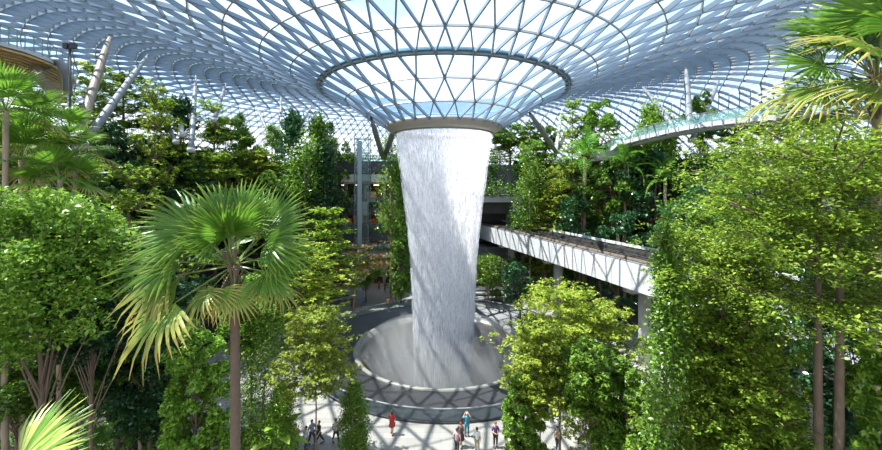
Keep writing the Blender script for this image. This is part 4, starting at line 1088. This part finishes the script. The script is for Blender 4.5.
    for v in list(bm.verts):
        v.co.z *= 1.12
        if v.co.y < -.03 and v.co.z < .035: v.co.y = max(v.co.y*.2, -.03)
        if long and v.co.y > 0 and v.co.z < 0: v.co.z *= 2.6; v.co.y *= 1.15
    bm.to_mesh(me); bm.free(); me.materials.append(clothm(cap) if cap else hair); me.shade_smooth()
    link('cap' if cap else 'hair', me, p, hd+Vector((0, .016, .028)))
    # top
    tv = [(0,0,hip-.06),(0,0,hip+.17),(0,-.01,hip+.38),(0,0,hip+.50)]; te = [(0,1),(1,2),(2,3)]; tr_ = [.15,.135,.155,.09]
    for s, (sh, el, w_, h_) in zip((-1, 1), sl):
        b = len(tv); mid = tuple(sh[i]+(el[i]-sh[i])*.95 for i in range(3)); tv += [(s*.17,0,hip+.455), mid]; te += [(3,b),(b,b+1)]; tr_ += [.082,.062]
    me = skinmesh('shirt', tv, te, tr_); me.materials.clear(); me.materials.append(clothm(top)); link('shirt' if not dress else 'dress_top', me, p)
    if dress:
        mb = MB(); mb.lathe([(.13, hip+.2), (.17, hip), (.22, hip-.2), (.25, hip-skirtlen), (.235, hip-skirtlen), (.14, hip-.02)], 20)
        if sit: mb.v = [(x, y-.25 if z < hip-.1 else y, max(z, hip-.2)) for x, y, z in mb.v]
        mb.build('skirt', clothm(low), p, True)
    else:
        lv = [(0,0,hip)]; le = []; lr = [.135]
        for (h_, kn, an, to) in legs:
            b = len(lv); lv += [h_, kn, (an[0], an[1], an[2]+.06)]; le += [(0,b),(b,b+1),(b+1,b+2)]; lr += [.105,.08,.062]
        me = skinmesh('trousers', lv, le, lr); me.materials.clear(); me.materials.append(clothm(low)); link('trousers', me, p)
    for (h_, kn, an, to) in legs:
        mb = MB(); mb.tube([(an[0], an[1]+.05, .05), (an[0], an[1]-.04, .055), (to[0], to[1]-.02, .035), (to[0], to[1]-.06, .03)], [.045, .05, .045, .02], 10); mb.build('shoe', shoe_m, p, True)
    p.scale = (H/1.72,)*3
    return p
def spot(px, py):
    Z = EYE*F/(py-HY); q = at(px, py, Z); return (q.x, q.y, .025)
person(spot(392, 434.5), 2.9, 'person in a red dress standing alone at the balustrade left of the water', (.45,.03,.03), (.42,.03,.03), dress=True, skirtlen=.32, arms='down', long=True, walk=.3)
person(spot(467, 436.5), PI, 'person in a teal shirt and shorts photographing the waterfall from the balustrade', (.02,.22,.30), (.02,.17,.24), arms='photo', cap=(.55,.42,.3))
person(spot(495.5, 447.5), .2, 'person in a dark purple top standing alone, right of the teal shirted one', (.10,.04,.14), (.02,.02,.025), arms='front', hair=plain('brown_hair', (.28, .10, .05), .6))
person(spot(461, 447), 2.7, 'red haired person in dark clothes just below the teal shirted person', (.12,.07,.06), (.03,.03,.035), dress=True, skirtlen=.4, walk=.4, hair=plain('red_hair', (.30, .06, .03), .6))
person(spot(457, 454), 2.9, 'person in a pink patterned shirt at the lower picture edge, left of the red-haired walker', (.55,.32,.34), (.03,.03,.04), walk=.4)
person(spot(477, 453), 3.0, 'person in a white shirt and khaki trousers at the lower edge below the teal shirt', (.75,.74,.72), (.33,.30,.18), walk=.5)
person(spot(336, 444), .6, 'person in a pale top and black trousers walking left of the small conical tree', (.55,.52,.52), (.03,.03,.04), walk=.7, arms='front')
person(spot(319, 446), -.8, 'person in black clothes walking beside the thin tree trunk left of the plaza', (.03,.03,.035), (.04,.04,.05), walk=.8)
person(spot(312, 445), .9, 'person in a grey blue top just behind the black clad walker', (.20,.26,.36), (.05,.06,.09), walk=.5)
person(spot(296, 450), .2, 'person in a bright magenta shirt at the lower edge among the left trees', (.50,.06,.32), (.04,.04,.06), arms='front')
person(spot(306, 452), -.5, 'person in a pale shirt beside the magenta shirt at the lower edge', (.62,.64,.68), (.06,.07,.1), walk=.4)
person(spot(358, 450), 0.4, 'person in a vivid red shirt half hidden by the small light green tree', (.60,.05,.02), (.05,.05,.06))
person(spot(268, 384), 1.2, 'person with a pale blue shirt seen through the left trees beside the plaza', (.35,.50,.72), (.08,.09,.13), walk=.5)
person(spot(291, 352), .7, 'person in a pale pink top seen through leaves far left of the basin', (.60,.45,.45), (.07,.07,.1), walk=.5)
person(spot(363, 306), -.9, 'person in bright blue walking behind the basin at the far left rim', (.02,.20,.55), (.02,.12,.35), walk=.8)
person(spot(388, 309), .4, 'person in an orange shirt at the far basin rim left of the waterfall', (.70,.25,.10), (.35,.20,.14), arms='front')
person(spot(391, 290), 0, 'person in a white shirt in the entrance path behind the basin', (.70,.68,.66), (.06,.06,.08), walk=.4)
person(spot(385, 293), .3, 'person in a dark shirt in the entrance path beside the white shirt', (.06,.06,.08), (.10,.10,.12), walk=.5)
person(spot(379, 291), .3, 'person in a maroon shirt leftmost in the entrance path behind the basin', (.30,.06,.06), (.05,.05,.06), walk=.5)
person(spot(352, 308), .5, 'person in a navy shirt at the seat steps left of the blue clad walker', (.05,.08,.22), (.05,.05,.06), arms='front')
person(spot(336, 322), .5, 'person in a pink shirt by the dark seat steps at the back left', (.62,.22,.20), (.05,.05,.06), arms='front')
gp = random.Random(8)
rows = [(-16.2,10.42,'person in a red shirt at the rail of the first gallery floor, left end',(.5,.06,.05)),(-13.2,10.42,'person in a white shirt at the rail of the gallery floor below the middle slab',(.7,.7,.7)),(-11.6,6.92,'person in a pale shirt at the lowest gallery rail close to the waterfall',(.6,.6,.62)),(-12.8,6.92,'person in a brown shirt at the lowest gallery rail',(.3,.14,.08)),(-17.5,14.92,'person in a black shirt on the upper gallery floor left of the lift tower',(.03,.03,.03)),(-12.0,14.92,'person in a red shirt on the upper gallery floor right of the lift tower',(.5,.06,.05))]
for x, z, lab, c in rows:
    person((x, 71.3, z), gp.uniform(-.4, .4), lab, c, (.05,.05,.06), arms='front')
person(spot(558, 452), .3, 'person in a brown top at the lower edge between the right tree trunks', (.45,.30,.2), (.06,.06,.08))

# ------------------------------------------------------------------ light, sky, camera
w = bpy.data.worlds.new('world'); sc.world = w; w.use_nodes = True; nt = w.node_tree; nt.nodes.clear()
out = nt.nodes.new('ShaderNodeOutputWorld'); bg = N(nt, 'ShaderNodeBackground', Strength=1.0)
tc = N(nt, 'ShaderNodeTexCoord'); sx = N(nt, 'ShaderNodeSeparateXYZ'); nt.links.new(tc.outputs['Generated'], sx.inputs[0])
grad = N(nt, 'ShaderNodeValToRGB'); e_ = grad.color_ramp.elements; e_[0].position = 0; e_[0].color = (.85, .92, 1.0, 1); e_[1].position = .8; e_[1].color = (.22, .46, .92, 1)
nt.links.new(sx.outputs[2], grad.inputs[0])
mp = N(nt, 'ShaderNodeMapping'); mp.inputs['Scale'].default_value = (1, 1, 2.2); nt.links.new(tc.outputs['Generated'], mp.inputs[0])
no = N(nt, 'ShaderNodeTexNoise', Scale=2.6, Detail=7.0, Roughness=.55); nt.links.new(mp.outputs[0], no.inputs['Vector'])
mr = N(nt, 'ShaderNodeMapRange'); mr.inputs[1].default_value = .42; mr.inputs[2].default_value = .58; nt.links.new(no.outputs['Fac'], mr.inputs[0])
mx = N(nt, 'ShaderNodeMixRGB'); mx.inputs[2].default_value = (1.0, 1.02, 1.05, 1); nt.links.new(mr.outputs[0], mx.inputs[0]); nt.links.new(grad.outputs[0], mx.inputs[1])
nt.links.new(mx.outputs[0], bg.inputs[0]); nt.links.new(bg.outputs[0], out.inputs[0])
bg.inputs[1].default_value = SKY
sun = bpy.data.lights.new('sun', 'SUN'); sun.energy = SUN; sun.angle = .009; sun.color = (1.0, .95, .86)
so = bpy.data.objects.new('sun', sun); COL.objects.link(so)
so.rotation_euler = Vector(SUNDIR).to_track_quat('Z', 'Y').to_euler(); so.location = (0, 0, 60)
cam = bpy.data.cameras.new('camera'); co = bpy.data.objects.new('camera', cam); COL.objects.link(co)
cam.sensor_width = 36; cam.lens = F/882*36; cam.shift_y = -(225-HY)/882; cam.clip_start = .05; cam.clip_end = 600
co.location = (0, 0, EYE); co.rotation_euler = (PI/2, 0, 0); sc.camera = co
sc.view_settings.view_transform = 'Standard'; sc.view_settings.look = 'None'; sc.view_settings.gamma = 1; sc.view_settings.exposure = EXPO
sc.cycles.transparent_max_bounces = 24; sc.cycles.max_bounces = 8; sc.cycles.diffuse_bounces = 4
